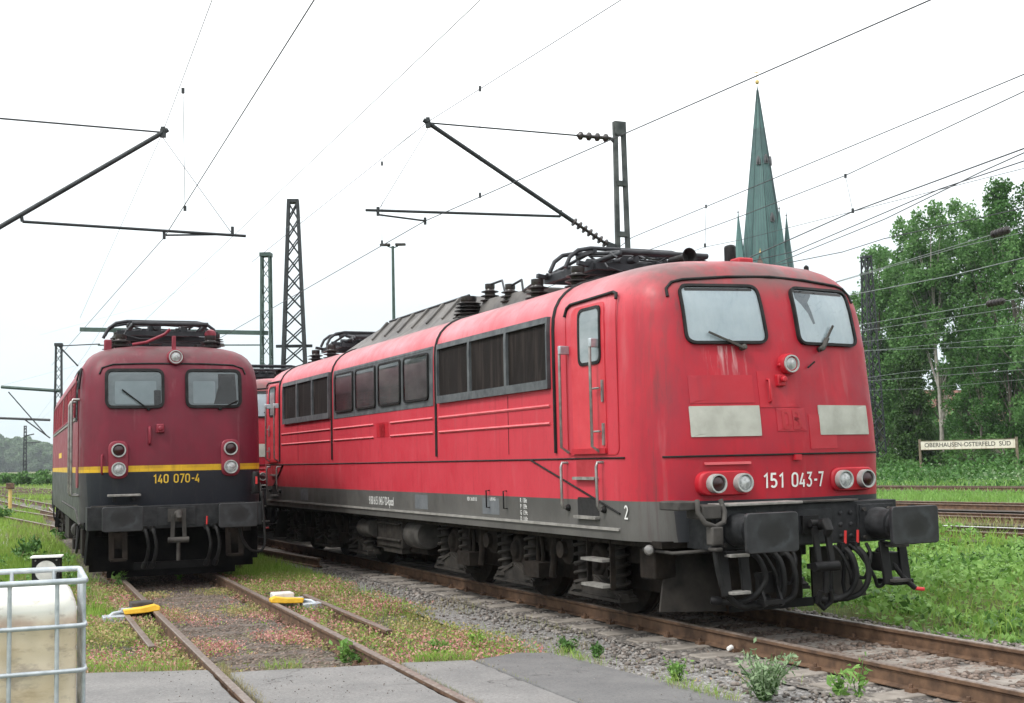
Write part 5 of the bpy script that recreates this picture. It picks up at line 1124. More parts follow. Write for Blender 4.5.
for i, (px, Y, h, c) in enumerate(((-8, 1130, 33, 17), (3, 1180, 30, 16), (12, 1120, 29, 16), (22, 1160, 31, 17), (30, 1110, 27, 16), (37, 1150, 26, 15), (44, 1100, 23, 14), (52, 1140, 22, 14))):
    tree('leafy_tree', px, 474, Y, h, c, 'far_leaf', 'bark', fl[i], 70, 40, 1.9, .6, 1., 'round', 'far trees across the field on the left', rough=4.5)
for i, (px, Y, h) in enumerate(((8, 170, 1.3), (24, 175, 1.1), (40, 160, 1.5))):
    tree('bush', px, 478, Y, h, 3.2, 'bush', 'bark', ['low bush in the far field near the left photo edge', 'low bush in the far field below the far mast', 'low bush in the far field beside the maroon locomotive'][i], 30, 60, .4, .05, .2, 'round', 'far bushes on the left', rough=1.0)
P = np.stack([RNG.uniform(-800, -250, 12000), RNG.uniform(1180, 1300, 12000), RNG.random(12000) ** .6 * 24], 1); P[:, 2] *= .75 + .25 * wob(P[:, 0], P[:, 1] * 0, .04, 1); stuff(np_mesh('woods', leaf_quads(P, 4.5, .2, .8), 4, M['far_leaf']))

P = np.stack([RNG.uniform(4, 60, 9000), RNG.uniform(140, 185, 9000), RNG.random(9000) ** .7], 1); P[:, 2] *= np.clip(7 + 4.5 * wob(P[:, 0], P[:, 1], .16, 3), 1.5, 12); stuff(np_mesh('woods', leaf_quads(P, 1.0, .3, .8), 4, M['dark_leaf']))
# ------------------------------------------------------------------ masts, wires
def lattice(name, base, h, w0, w1, mat, label, cat='mast', group=None, n=None, rz=.3, leg=.09, brace=.045):
    root = empty(name, base, rz, label, cat, group); n = n or int(h / (w0 * 1.0)); cor = lambda z: (w0 + (w1 - w0) * z / h) / 2
    for a, b in ((-1, -1), (1, -1), (1, 1), (-1, 1)):
        MB().bar((a * w0 / 2, b * w0 / 2, 0), (a * w1 / 2, b * w1 / 2, h), leg, leg, (0, 1, 0)).build('leg', M[mat], root, 30)
    m = MB()
    for i in range(n):
        z0, z1 = h * i / n, h * (i + 1) / n; c0, c1 = cor(z0), cor(z1)
        for k, (ax, ay) in enumerate(((1, 0), (0, 1), (-1, 0), (0, -1))):
            f = lambda u, c, z: (ax * c - ay * u * c, ay * c + ax * u * c, z); d = 1 if (i + k) % 2 else -1
            m.bar(f(-d, c0, z0), f(d, c1, z1), brace, brace * .6); m.bar(f(d, c0, z0), f(-d, c1, z1), brace, brace * .6) if w0 > .7 else None
    m.build('lattice', M[mat], root, 30); MB().box((-w1 / 2 - .06, -w1 / 2 - .06, h - .03), (w1 / 2 + .06, w1 / 2 + .06, h + .12)).build('cap', M[mat], root, 30)
    MB().box((-w0 * .7, -w0 * .7, -.3), (w0 * .7, w0 * .7, .15)).build('foot', M['concrete'], root, 30)
    return root
def rod_insul(parent, p, q, r=.07, n=5, shaft=.025, name='insulator'):
    p, q = Vector(p), Vector(q); L = (q - p).length; prof = [(shaft, 0)]
    for k in range(n): a = (k + .3) / n * L; d = L / n; prof += [(shaft * 1.2, a - d * .2), (r, a), (r, a + d * .18), (shaft * 1.2, a + d * .4)]
    prof += [(shaft, L)]; return MB().lathe(prof, p, q - p, 12).build(name, M['insul'], parent, 40)
def cantilever(fr, S, mt, zt, tip, foot, tie, reg0, reg1, st0, st1, label, mast_h):
    """catenary mast beside the track with its bracket; everything (t, z) in the plane across the track at S"""
    W = lambda p: fr.w(S, p[0], p[1]); root = empty('catenary_mast', fr.w(S, mt, GZ), 0, label, 'mast', 'masts with track brackets'); O = fr.w(S, mt, GZ); L = lambda p: W(p) - O
    x = fr.n; y = fr.u; H = mast_h - GZ
    for sg in (-1, 1):
        m = MB(); m.bar(x * (sg * .17), x * (sg * .09) + V(0, 0, H), .09, .065, y); m.build('leg', M['mast_conc'], root, 30)
    for k in range(9):
        z = .3 + (H - .5) * k / 8; w = .17 + (.09 - .17) * z / H; MB().bar(x * -w + V(0, 0, z), x * w + V(0, 0, z), .11, .10, (0, 0, 1)).build('batten', M['mast_conc'], root, 30)
    MB().bar(x * -.125 + V(0, 0, H - .1), x * .125 + V(0, 0, H - .1), .12, .26).build('cap', M['mast_conc'], root, 30)
    a, b = L(foot), L(tip); d = (b - a).normalized(); b0 = a + d * .9
    arm = MB().tube([b0 - d * .1, b + d * .1], .042, 10).build('bracket_tube', M['mast'], root, 50); rod_insul(arm, a, b0, .085, 7)
    MB().bar(a, x * (-.18 if mt > 0 else .18) + V(0, 0, a.z - .05), .05, .12).build('hinge', M['mast'], arm, 30); c = MB(); c.box(b + V(-.045, -.04, -.09), b + V(.045, .04, .06)); c.bar(b, b + V(0, 0, .10), .07, .07); c.build('clamp', M['mast'], arm, 30)
    t0, t1 = L(tie), b; dd = (t0 - t1).normalized(); q = t0 - dd * .75
    tie_ = MB().tube([t1, q], .016, 6).build('tie_rod', M['mast'], root, 50); rod_insul(tie_, q, t0, .085, 4, .03); MB().bar(t0, x * (-.05 if mt > 0 else .05) + V(0, 0, t0.z - .12), .05, .05).build('hook', M['mast'], tie_, 30)
    r0, r1 = L(reg0), L(reg1); rg = MB().tube([r0, r1], .026, 8).build('registration_tube', M['mast'], root, 50)
    MB().tube([r1, r1 + (r1 - r0).normalized() * .02 + V(0, 0, .12)], .03, 6).build('clamp', M['mast'], rg, 40)
    s0, s1 = L(st0), L(st1); sa = MB(); sa.tube([s0 + V(0, 0, .14), s0 - V(0, 0, .02)], .03, 6); sa.tube([s0, s1], .018, 6); sa.build('steady_arm', M['mast'], root, 50); MB().tube([s1 + V(0, 0, .06), s1 - V(0, 0, .07)], .028, 6).build('clamp', M['mast'], sa and root, 40)
    MB().tube([b - V(0, 0, .1), r0.lerp(r1, .06)], .006, 4).build('hanger', M['wire'], root, 50)
    MB().box(x * -.4 + y * -.4 + V(0, 0, -.3), x * .4 + y * .4 + V(0, 0, .1)).build('foot', M['concrete'], root, 30)
    return root
cantilever(FA, 10.9, 4.15, 8.2, (.08, 8.06), (3.80, 5.96), (3.95, 8.1), (-1.15, 6.34), (2.78, 6.46), (-.92, 6.27), (-.01, 6.21), 'ladder-like catenary mast with a slanted bracket behind the bright red locomotive', 8.42)
cantilever(FB, 2.0, -4.3, 8.0, (0.0, 7.76), (-4.1, 4.95), (-4.2, 7.82), (1.46, 5.95), (-2.33, 6.03), (1.22, 5.97), (.02, 5.90), 'catenary mast left of the photo whose slanted bracket reaches in over the maroon track', 8.2)

def wire(pts, label, r=.008, mat='wire', drops=(), insul=None, sag=0., name='overhead_wire', cat='wire'):
    P3 = []
    pts = [Vector(p) for p in pts]
    for i in range(len(pts) - 1):
        for k in range(12): t = k / 12; p = pts[i].lerp(pts[i + 1], t); p.z -= sag * 4 * t * (1 - t); P3.append(p)
    P3.append(pts[-1]); root = tag(MB().tube(P3, r, 5).build(name, M[mat], None, 60), label, cat, 'overhead wires')
    for p, q in drops:
        p, q = Vector(p), Vector(q); d = MB().tube([p, q], max(.0045, r * .55), 4).build('dropper', M[mat], root, 60); m = MB(); m.box(q - V(.02, .02, .03), q + V(.02, .02, .05)); m.box(p - V(.02, .02, .05), p + V(.02, .02, .03)); m.build('clamp', M['mast'], d, 30)
    if insul:
        a, b, rr_ = insul; rod_insul(root, a, b, rr_, 5, rr_ * .3)
    return root
def ext(a, b, k): return a + (a - b) * k
ca0, ca1, ca2 = onz(930, 0, 6.21), onz(425, 221, 6.21), onz(262, 314, 6.0)
ma = [onz(624, -2, 7.55), FA.w(10.9, .08, 8.08), onz(252, 262, 7.3)]
wire([ext(ca0, ca1, 1.2), ca0, ca1, ca2, ext(ca2, ca1, .8)], 'contact wire running from the upper right over the bright red locomotive', .0085)
wire([ext(ma[0], ma[1], 1.) + V(0, 0, .4), ma[0], ma[1], ma[2]], 'catenary wire over the tip of the slanted bracket behind the red locomotive', .0065, drops=[(onz(480, 88, 7.75), onz(480, 196, 6.21)), (onz(382, 163, 7.8), onz(382, 243, 6.15))])
cb0, cb1, cb2 = onz(316, -3, 5.95), FB.w(2.0, .02, 5.86), onz(72, 342, 5.9)
mb_ = [onz(212, 0, 7.3), FB.w(2, 0, 7.78), onz(80, 318, 7.2)]
wire([ext(cb0, cb1, 1.0), cb0, cb1, cb2, ext(cb2, cb1, .5)], 'dark contact wire running steeply down to the maroon locomotive', .0075)
wire([ext(mb_[0], mb_[1], 1.0) + V(0, 0, .4), *mb_], 'thin catenary wire over the tip of the left bracket', .0055, drops=[(onz(183, 90, 7.4), onz(185, 209, 5.93))])
zz = lambda L, z: [onz(x, y, z) for x, y in L]
WR = [([(600, 262), (631.6, 237.7), (1024, 74.3), (1080, 50)], 7.6, 'uppermost thin catenary wire crossing in front of the spire', .0105, 'wire', [((706, 206), (705, 246))]),
      ([(600, 268), (740, 216.6), (845.4, 175.5), (899.5, 150), (1024, 91.4), (1080, 64)], 7.0, 'second catenary wire from the top on the right with a dropper', .0095, 'wire', [((845.4, 175.5), (852.8, 211.3))]),
      ([(640, 270), (705, 247), (740, 240), (853, 211.5)], 6.1, 'thin contact wire meeting the dark one right of the spire', .0055, 'wire', []),
      ([(700, 276), (735, 264), (853, 211.5), (1020, 150), (1080, 128)], 6.1, 'thickest dark contact wire crossing right of the spire', .012, 'wire', []),
      ([(700, 272), (792.7, 252), (940, 189), (1024, 161), (1080, 143)], 6.1, 'thin wire below the thickest dark one on the right', .0105, 'wire', []),
      ([(792, 257), (885, 219), (981, 172), (1024, 152.8), (1080, 130)], 7.0, 'thin wire crossing the two right-hand contact wires at a slant', .012, 'wire', []),
      ([(792, 262), (842.6, 252), (884, 238.7), (960, 222)], 7.0, 'faint wire ending at the tree tops left of the lattice mast', .012, 'wire', []),
      ([(876, 269.8), (1001, 232), (1024, 225), (1080, 208)], 8.6, 'pale wire with an insulator, uppermost in front of the trees', .013, 'wire_pale', [], ((993, 234.5), (1009, 229.5), .13)),
      ([(876, 271), (959.5, 247), (1024, 232.3), (1080, 219)], 8.4, 'pale wire just under the uppermost one in front of the trees', .0115, 'wire_pale', []),
      ([(872, 291), (950, 276), (1024, 257.8), (1080, 244)], 7.6, 'thick pale wire in front of the middle of the trees', .018, 'wire_pale', []),
      ([(874, 322.5), (996, 302.5), (1024, 298), (1080, 288)], 7.2, 'pale wire with the lower of the two insulators in front of the trees', .013, 'wire_pale', [], ((988, 304), (1004, 300.8), .13)),
      ([(874, 329), (1024, 306.6), (1080, 298)], 7.0, 'thin pale wire close below the lower insulator', .0115, 'wire_pale', []),
      ([(940, 333), (1024, 323.5), (1080, 317)], 6.8, 'thin pale wire half way down the trees', .010, 'wire_pale', []),
      ([(872, 350.4), (949, 348), (1024, 345.4), (1080, 343)], 6.4, 'level pale wire in front of the lower tree trunks', .0115, 'wire_pale', []),
      ([(930, 345), (1024, 336), (1080, 331)], 6.6, 'pale wire meeting the level one in front of the lower trunks', .010, 'wire_pale', []),
      ([(872, 377), (908, 372), (1024, 361.5), (1080, 356)], 6.2, 'pale wire above the conifer, upper of three', .0115, 'wire_pale', []),
      ([(874, 380.5), (1024, 369.5), (1080, 365)], 6.0, 'pale wire above the conifer, middle of three', .013, 'wire_pale', []),
      ([(880, 390), (916, 388.8), (1024, 379.5), (1080, 375)], 5.8, 'pale wire above the conifer, lowest of three', .010, 'wire_pale', []),
      ([(40, 335), (150, 305), (240, 262), (300, 218), (428, 122)], 9.0, 'faint wire rising from the maroon roof to the slanted bracket tip', .004, 'wire_pale', []),
      ([(-40, 392), (0, 386), (75, 366), (130, 340)], 7.5, 'faint wire low in the sky at the left', .006, 'wire_pale', []),
      ([(-20, 478), (25, 435), (85, 355), (120, 300)], 7.0, 'faint steep wire left of the maroon locomotive', .006, 'wire_pale', []),
      ]
for it in WR:
    L, z, lab, r, mt, dr = it[:6]; ins = None
    if len(it) > 6: (a, b, rr_) = it[6]; ins = (onz(*a, z), onz(*b, z), rr_ * 1.)
    Z3 = zz(L, z); d0 = (Z3[0] - Z3[1]).normalized(); d1 = (Z3[-1] - Z3[-2]).normalized()
    if L[0][0] > 500: Z3 = [Z3[0] + d0 * 25] + Z3 + [Z3[-1] + d1 * 25]
    wire(Z3, lab, r, mt, [(onz(*a, z), onz(*b, 6.05)) for a, b in dr], ins)

# masts behind
m87 = lattice('lattice_mast', onz(876.5, 479, GZ), 16.0, 1.15, .50, 'mast', 'dark lattice mast between the bright red locomotive and the trees', group='steel lattice masts', n=17, leg=.095, brace=.055)
p = atY(294.5, 380, 56); tw = lattice('lattice_tower', V(p.x, p.y, GZ), 13.75, 1.45, .40, 'mast', 'tall dark tapering lattice tower above the roof of the bright red locomotive', group='steel lattice masts', n=17, rz=.1, leg=.13, brace=.085)
for z in (7.2, 4.6): MB().box((-.8, -.1, z), (.8, .1, z + .12)).build('crossarm', M['mast'], tw, 30)
p = atY(266.8, 380, 50); gmst = lattice('lattice_mast', V(p.x, p.y, GZ), 10.35, .46, .32, 'mast_green', 'green lattice mast carrying a level beam behind the maroon locomotive', group='steel lattice masts', n=20, rz=-.05, leg=.07, brace=.04)
b0, b1 = atY(77, 328.5, 50), atY(268, 333, 50); O = gmst.location; cz = math.cos(.05); 
bm_ = MB(); bm_.bar((b0.x - O.x, 0, b0.z - O.z), (b1.x - O.x, .0, b1.z - O.z), .16, .16); bm_.prism([(b0.x - O.x + 1.2, -.08, b0.z - O.z - .05), (b0.x - O.x + 2.6, -.08, b0.z - O.z - .05), (b0.x - O.x + 2.0, -.08, b0.z - O.z - .5), (b0.x - O.x + 1.8, -.08, b0.z - O.z - .5)], (0, .16, 0)); bm_.build('beam', M['mast_green'], gmst, 30)
b0, b1 = atY(95, 344.5, 50), atY(262, 345, 50); MB().bar((b0.x - O.x, 0, b0.z - O.z), (b1.x - O.x, 0, b1.z - O.z), .05, .05).build('tie_rod', M['mast_green'], gmst, 30)
p = atY(58, 440, 62); ml = lattice('lattice_mast', V(p.x, p.y, GZ), 8.1, .40, .26, 'mast', 'slim lattice mast with brackets rising behind the rear of the maroon locomotive', group='steel lattice masts', n=18, rz=.2, leg=.065, brace=.04); O = ml.location
def arm(root, a, b, Y, r, name='bracket_arm', mat='mast', rz=0.):
    O = root.location; p, q = atY(*a, Y) - O, atY(*b, Y) - O; Rm = Matrix.Rotation(-root.rotation_euler.z, 3, 'Z'); return MB().tube([Rm @ p, Rm @ q], r, 6).build(name, M[mat], root, 50)
arm(ml, (1.5, 387), (60, 391), 62, .09, mat='mast_green'); arm(ml, (58, 346), (100, 344), 62, .03); arm(ml, (59, 346), (78, 366), 62, .04); arm(ml, (8.5, 392), (47, 436), 62, .03)
p = atY(25, 455, 190); mf_ = lattice('lattice_mast', V(p.x, p.y, GZ), 8.5, .45, .28, 'mast', 'distant lattice mast rising above the hazy trees on the left', group='steel lattice masts', n=14, rz=.2, leg=.11, brace=.07)
arm(mf_, (25, 436), (34, 434), 190, .1); arm(mf_, (25, 443), (40, 442), 190, .08)
p = atY(20, 440, 110); mg = lattice('lattice_mast', V(-41.5, 92, GZ), 8.6, .5, .34, 'mast', 'catenary mast left of the photo whose beam reaches in above the far trees', n=14, rz=.2); arm(mg, (-30, 417), (50, 420), 92, .10); arm(mg, (24, 419), (50, 438), 92, .05)
# twin-head yard lamp
p = atY(394, 330, 60); lp = empty('street_lamp', V(p.x, p.y, GZ), 0, 'tall thin yard lamp post with two flat lamp heads', 'lamp'); H = 12.35
MB().tube([(0, 0, 0), (0, 0, H)], [.11, .065], 10).build('pole', M['mast_green'], lp, 50)
for sg in (-1, 1):
    a = MB().tube([(0, 0, H - .1), (sg * .25, 0, H)], .03, 6).build('arm', M['mast_green'], lp, 50); MB().prism(roundpoly([(sg * .12, -.16), (sg * .62, -.12), (sg * .62, .12), (sg * .12, .16)][::sg], .05, 3) and [(x, y, H + .02) for x, y in roundpoly([(sg * .12, -.16), (sg * .62, -.12), (sg * .62, .12), (sg * .12, .16)][::sg], .05, 3)], (0, 0, .1)).build('lamp_head', M['under_grey'], lp, 30, bevel=.02)

# ------------------------------------------------------------------ church, house, van, sign
cop = NT('copper_patina'); c = cop.mix(cop.rng(cop.noise(.35, 6, stretch=(1.5, 1.5, .3)), .35, .65), (.022, .082, .076), (.064, .148, .137)); c = cop.mix(cop.rng(cop.noise(1.1, 5, stretch=(3, 3, .12)), .52, .72, 0, .75), c, (.028, .06, .062)); cop.col(c); cop.rough(.65); M['copper'] = cop.m
M['seam'] = grime('copper_seam', (.02, .055, .055), (.045, .095, .095), 1, .6); M['brick'] = grime('dark_church_brick', (.09, .055, .045), (.16, .10, .08), .8, .85)
M['slate'] = grime('slate', (.06, .06, .065), (.10, .10, .105), 2, .7); M['gold'] = grime('gilded_metal', (.45, .32, .10), (.55, .40, .15), 3, .3, metal=.7)
p = atY(764.3, 262, 200); ch = empty('church_tower', V(p.x, p.y, GZ), -.38, 'church tower with a tall green copper spire and corner pinnacles', 'church')
def spire(parent, o, r, z0, z1, n, name, seams, rot=PI / 8):
    m = MB(); base = [V(o[0] + r * math.cos(rot + 2 * PI * k / n), o[1] + r * math.sin(rot + 2 * PI * k / n), z0) for k in range(n)]; ap = V(o[0], o[1], z1)
    m.add(base + [ap], [(k, (k + 1) % n, n) for k in range(n)] + [tuple(range(n))[::-1]]); sp_ = m.build(name, M['copper'], parent, 0)
    if seams:
        s_ = MB()
        for k in range(n):
            for j in range(seams + 1):
                b = base[k].lerp(base[(k + 1) % n], j / seams); e = b.lerp(ap, .97 if j in (0, seams) else .78); s_.bar(b, e, .10 if j in (0, seams) else .05, .10)
        s_.build('standing_seam', M['seam'], sp_, 0)
    return sp_
R0 = 4.15; Z0, Z1 = 27.5, 61.6
MB().box((-4.2, -4.2, 0), (4.2, 4.2, 27.5)).build('tower_shaft', M['brick'], ch, 0); spire(ch, (0, 0), R0, Z0, Z1, 8, 'spire', 5)
f = MB(); f.lathe([(.02, 0), (.28, .15), (.34, .4), (.28, .65), (.06, .8), (.05, 2.2)], (0, 0, Z1 - .1), (0, 0, 1), 12); f.bar((-.55, 0, Z1 + 1.9), (.55, 0, Z1 + 1.9), .1, .1); f.build('finial_cross', M['gold'], ch, 40)
for a, b in ((-1, -1), (1, -1), (1, 1), (-1, 1)):
    q = spire(ch, (a * 3.25, b * 3.25), 1.35, 27.6, 40.6, 6, 'pinnacle', 0); MB().lathe([(.05, 0), (.16, .15), (.05, .35), (.03, .9)], (a * 3.25, b * 3.25, 40.1), (0, 0, 1), 8).build('pinnacle_finial', M['slate'], q, 40)
for k in range(4):
    a = k * PI / 2; d = V(math.cos(a), math.sin(a), 0); s_ = V(-math.sin(a), math.cos(a), 0); g = MB(); o = d * 2.7 + V(0, 0, 27.6)
    g.prism([o - s_ * 1.25, o + s_ * 1.25, o + s_ * 1.25 + V(0, 0, 2.2), o + V(0, 0, 5.6), o - s_ * 1.25 + V(0, 0, 2.2)], d * .95); g = g.build('gable', M['brick'], ch, 0)
    for sg in (-1, 1): MB().bar(o + d * .5 + s_ * sg * 1.35 + V(0, 0, 2.1), o + d * .5 + V(0, 0, 5.75), 1.1, .14, s_ * sg + V(0, 0, .4)).build('gable_roof', M['copper'], g, 0)
    MB().lathe([(.05, 0), (.2, .2), (.05, .45), (.03, .9)], o + d * .5 + V(0, 0, 5.7), (0, 0, 1), 8).build('gable_finial', M['gold'], g, 40)
    w = MB(); w.prism([o + d * .96 - s_ * .5, o + d * .96 + s_ * .5, o + d * .96 + s_ * .5 + V(0, 0, 2.2), o + d * .96 + V(0, 0, 3.2), o + d * .96 - s_ * .5 + V(0, 0, 2.2)], d * .04); w.build('belfry_window', M['dark_hole'], g, 0)
for zz_, k in ((48, 0), (48, 2), (38.5, 1), (38.5, 3), (48.2, 1), (48.2, 3)):
    a = -PI / 2 + k * PI / 4 * 1 + (0 if k % 2 == 0 else 0); rr_ = R0 * (Z1 - zz_) / (Z1 - Z0) * .90; d = V(math.cos(a), math.sin(a), 0); s_ = V(-math.sin(a), math.cos(a), 0); o = d * (rr_ - .25) + V(0, 0, zz_)
    m = MB(); m.prism([o - s_ * .32, o + s_ * .32, o + s_ * .32 + V(0, 0, .8), o + V(0, 0, 1.5), o - s_ * .32 + V(0, 0, .8)], d * .55); dm = m.build('dormer', M['slate'], ch, 0); MB().prism([o + d * .56 - s_ * .2 + V(0, 0, .1), o + d * .56 + s_ * .2 + V(0, 0, .1), o + d * .56 + V(0, 0, 1.0)], d * .02).build('dormer_opening', M['dark_hole'], dm, 0)
M['ochre'] = grime('ochre_render', (.42, .30, .14), (.52, .38, .19), .6, .85); M['tile'] = grime('brown_roof_tiles', (.12, .05, .035), (.18, .08, .055), 2, .8); M['blue'] = grime('blue_paint', (.10, .20, .42), (.16, .28, .5), 3, .5)
p = atY(868, 455, 190); q = atY(1030, 455, 205); hb = empty('house', V((p.x + q.x) / 2, (p.y + q.y) / 2, GZ), math.atan2(q.y - p.y, q.x - p.x), 'ochre house half hidden behind the trees and the conifer', 'house'); W_ = (q - p).length / 2
MB().box((-W_, 0, 0), (W_, 10, 7.2)).build('wall', M['ochre'], hb, 0); MB().prism([(-W_ - .4, -.5, 7.2), (-W_ - .4, 10.5, 7.2), (-W_ - .4, 5, 11.5)], (2 * W_ + .8, 0, 0)).build('roof', M['tile'], hb, 0)
for i in range(7):
    for z in (1.2, 4.3):
        x = -W_ + 1.2 + i * (2 * W_ - 2.4) / 6; wf = MB().ring(lambda u, v, o: V(u, -.0 - o, v), [(x - .7, z), (x + .7, z), (x + .7, z + 1.7), (x - .7, z + 1.7)], [(x - .55, z + .15), (x + .55, z + .15), (x + .55, z + 1.55), (x - .55, z + 1.55)], 0, .08).build('window', M['white'], hb, 0); MB().box((x - .58, -.03, z + .1), (x + .58, -.01, z + 1.6)).build('pane', M['cab_glass_dark'], wf, 0)
p = atY(896, 460, 128); van = empty('parked_van', V(p.x, p.y, GZ), .15, 'white van parked behind the bushes beside the lattice mast', 'van')
b = MB(); b.prism([(-2.4, -.95, .35), (2.3, -.95, .35), (2.4, -.95, 1.0), (1.75, -.95, 1.25), (1.2, -.95, 2.1), (.9, -.95, 2.25), (-2.2, -.95, 2.25), (-2.4, -.95, 2.1)], (0, 1.9, 0)); b.build('body', M['white'], van, 30, bevel=.08)
MB().prism([(-.1, -.965, 1.3), (1.45, -.965, 1.3), (1.05, -.965, 2.0), (-.1, -.965, 2.0)], (0, .02, 0)).build('side_window', M['cab_glass_dark'], van, 0); MB().box((-2.0, -.965, 1.35), (-.3, -.955, 2.0)).build('side_window', M['cab_glass_dark'], van, 0)
for x in (-1.5, 1.5):
    for y in (-.9, .9): wv = MB().lathe([(.2, -.1), (.33, -.1), (.33, .1), (.2, .1)], (x, y, .33), (0, 1, 0), 16).build('wheel', M['rubber'], van, 40); MB().lathe([(.19, -.11), (.19, .11)], (x, y, .33), (0, 1, 0), 12).build('rim', M['under_grey'], wv, 40)
p = atY(893, 449, 140); hd_ = empty('hoarding', V(p.x, p.y, GZ), .1, 'pale blue and white hoarding behind the white van', 'hoarding'); MB().box((-2.6, 0, .5), (2.6, .1, 2.6)).build('board', M['blue_pale'] if 'blue_pale' in M else grime('pale_blue_board', (.30, .40, .55), (.42, .52, .66), 1.5, .6), hd_, 0)
for x in (-2.4, 2.4): MB().box((x - .06, .1, 0), (x + .06, .2, 2.6)).build('post', M['under_grey'], hd_, 0)
# station sign
a, b = atY(921.5, 478, 86), atY(1018.5, 476, 82); sg_ = empty('station_sign', V((a.x + b.x) / 2, (a.y + b.y) / 2, GZ), math.atan2(b.y - a.y, b.x - a.x), 'long cream station name board on two brown posts in front of the trees', 'sign'); HW = math.hypot(b.x - a.x, b.y - a.y) / 2
for x in (-HW, HW): MB().box((x - .07, -.07, 0), (x + .07, .07, 2.72)).build('post', M['sign_brown'] if 'sign_brown' in M else grime('brown_sign_post', (.11, .085, .055), (.19, .155, .11), 4, .7), sg_, 30)
M['cream'] = grime('cream_sign_face', (.55, .52, .42), (.66, .63, .53), 1.5, .6, streak=(.38, .32, .22)); M['sign_text'] = grime('dark_sign_lettering', (.03, .03, .03), (.07, .065, .06), 3, .6)
bd = MB().box((-HW + .08, -.05, 2.02), (HW - .08, .05, 2.58)).build('board', M['cream'], sg_, 0)
fr_ = MB(); fr_.box((-HW + .06, -.08, 2.58), (HW - .06, .08, 2.615)); fr_.box((-HW + .06, -.08, 1.985), (HW - .06, .08, 2.02)); fr_.build('frame', grime('brown_sign_frame', (.12, .09, .055), (.20, .16, .11), 4, .7), bd, 0)
vs, fs = text_mesh('OBERHAUSEN-OSTERFELD  S\u00dcD', .40, 1.0); mxx = max(v[0] for v in vs); kx = (HW - .35) / mxx
MB().add([(x * kx, -.056, 2.30 + y) for x, y, z in vs], fs).build('lettering', M['sign_text'], bd, 0)

# ------------------------------------------------------------------ caged tank, derail blocks, small things
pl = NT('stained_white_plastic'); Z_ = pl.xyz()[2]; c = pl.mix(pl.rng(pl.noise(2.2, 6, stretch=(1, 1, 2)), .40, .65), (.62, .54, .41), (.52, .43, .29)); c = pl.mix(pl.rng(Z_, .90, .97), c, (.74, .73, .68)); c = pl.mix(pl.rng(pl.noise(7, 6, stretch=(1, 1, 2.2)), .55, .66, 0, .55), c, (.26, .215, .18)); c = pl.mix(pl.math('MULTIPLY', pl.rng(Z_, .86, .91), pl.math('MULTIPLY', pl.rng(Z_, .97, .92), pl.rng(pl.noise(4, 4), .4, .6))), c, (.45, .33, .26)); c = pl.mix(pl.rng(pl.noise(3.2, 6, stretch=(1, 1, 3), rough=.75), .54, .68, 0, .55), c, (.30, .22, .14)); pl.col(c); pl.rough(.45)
pl.b.inputs['Subsurface Weight'].default_value = .15; pl.b.inputs['Subsurface Radius'].default_value = (.05, .04, .03)
cpt = onz(86, 578, 1.16); YAW = math.radians(21); ib = empty('tank_container', V(cpt.x, cpt.y, 0), YAW, 'stained white plastic tank in a galvanised tube cage at the lower left corner', 'tank')
tk = MB().box((-1.17, .05, .17), (-.045, .95, 1.085)); tk = tk.build('tank', pl.m, ib, 40, bevel=.11); tk.modifiers['bevel'].segments = 5
MB().lathe([(.11, 0), (.11, .06), (.1, .075)], (-.6, .5, 1.07), (0, 0, 1), 20).build('screw_cap', M['black'], ib, 40)
W1, D1 = 1.2, 1.0
def hoop(z, r=.014): return [(-W1 + .05, 0, z), (-.05, 0, z), (-.012, .012, z), (0, .05, z), (0, D1 - .05, z), (-.012, D1 - .012, z), (-.05, D1, z), (-W1 + .05, D1, z), (-W1 + .012, D1 - .012, z), (-W1, D1 - .05, z), (-W1, .05, z), (-W1 + .012, .012, z)]
for z, r in ((1.145, .018), (.885, .014), (.625, .014), (.365, .014), (.16, .016)): MB().tube(hoop(z), r, 8, True).build('cage_hoop', M['galv'], ib, 60)
for x in (-.16, -.42, -.68, -.94):
    for y in (0.006, D1 - .006): MB().tube([(x, y, .16), (x, y, 1.145)], .013, 8).build('cage_bar', M['galv'], ib, 60)
for y in (.14, .38, .62, .86):
    for x in (-.006, -W1 + .006): MB().tube([(x, y, .16), (x, y, 1.145)], .013, 8).build('cage_bar', M['galv'], ib, 60)
pa = MB(); pa.box((-W1, 0, .10), (0, D1, .15)); [pa.box((x, 0, 0), (x + .12, D1, .10)) for x in (-W1, -.66, -.12)]; pa.build('pallet', M['galv'], ib, 30)
# derail blocks: yellow wedge lying on the rail
def derail(S, sg, label):
    rt = empty('derail_block', FB.w(S, sg * .7525, 0), -FB.th, label, 'derail', 'yellow derail blocks on the rails')
    rt.scale = (.82, .85, .85)
    b = MB(); b.prism([(-sg * .06, -.09, .005), (sg * .16, -.09, -.02), (sg * .46, -.07, -.03), (sg * .48, -.05, .04), (sg * .20, -.08, .06), (sg * .02, -.08, .09), (-sg * .06, -.08, .06)], (0, .18, 0)); b.build('wedge', M['yellow'], rt, 30, bevel=.012)
    h = MB(); h.box((sg * .02, .12, -.10), (sg * .36, .42, .12)); h.build('cover', M['white_dirty' if sg > 0 else 'under_grey'], rt, 30, bevel=.02)
    a = MB(); a.tube([(sg * .36, .2, 0), (sg * .62, .1, -.02), (sg * .72, -.02, -.08)], .03, 8); a.box((sg * .45, -.10, -.14), (sg * .78, .16, -.04)); a.box((sg * .1, .06, -.02), (sg * .5, .14, .05)); a.build('lever', M['galv'], rt, 35, bevel=.01)
    return rt
M['white_dirty'] = grime('dirty_white_paint', (.45, .45, .43), (.62, .62, .60), 8, .6)
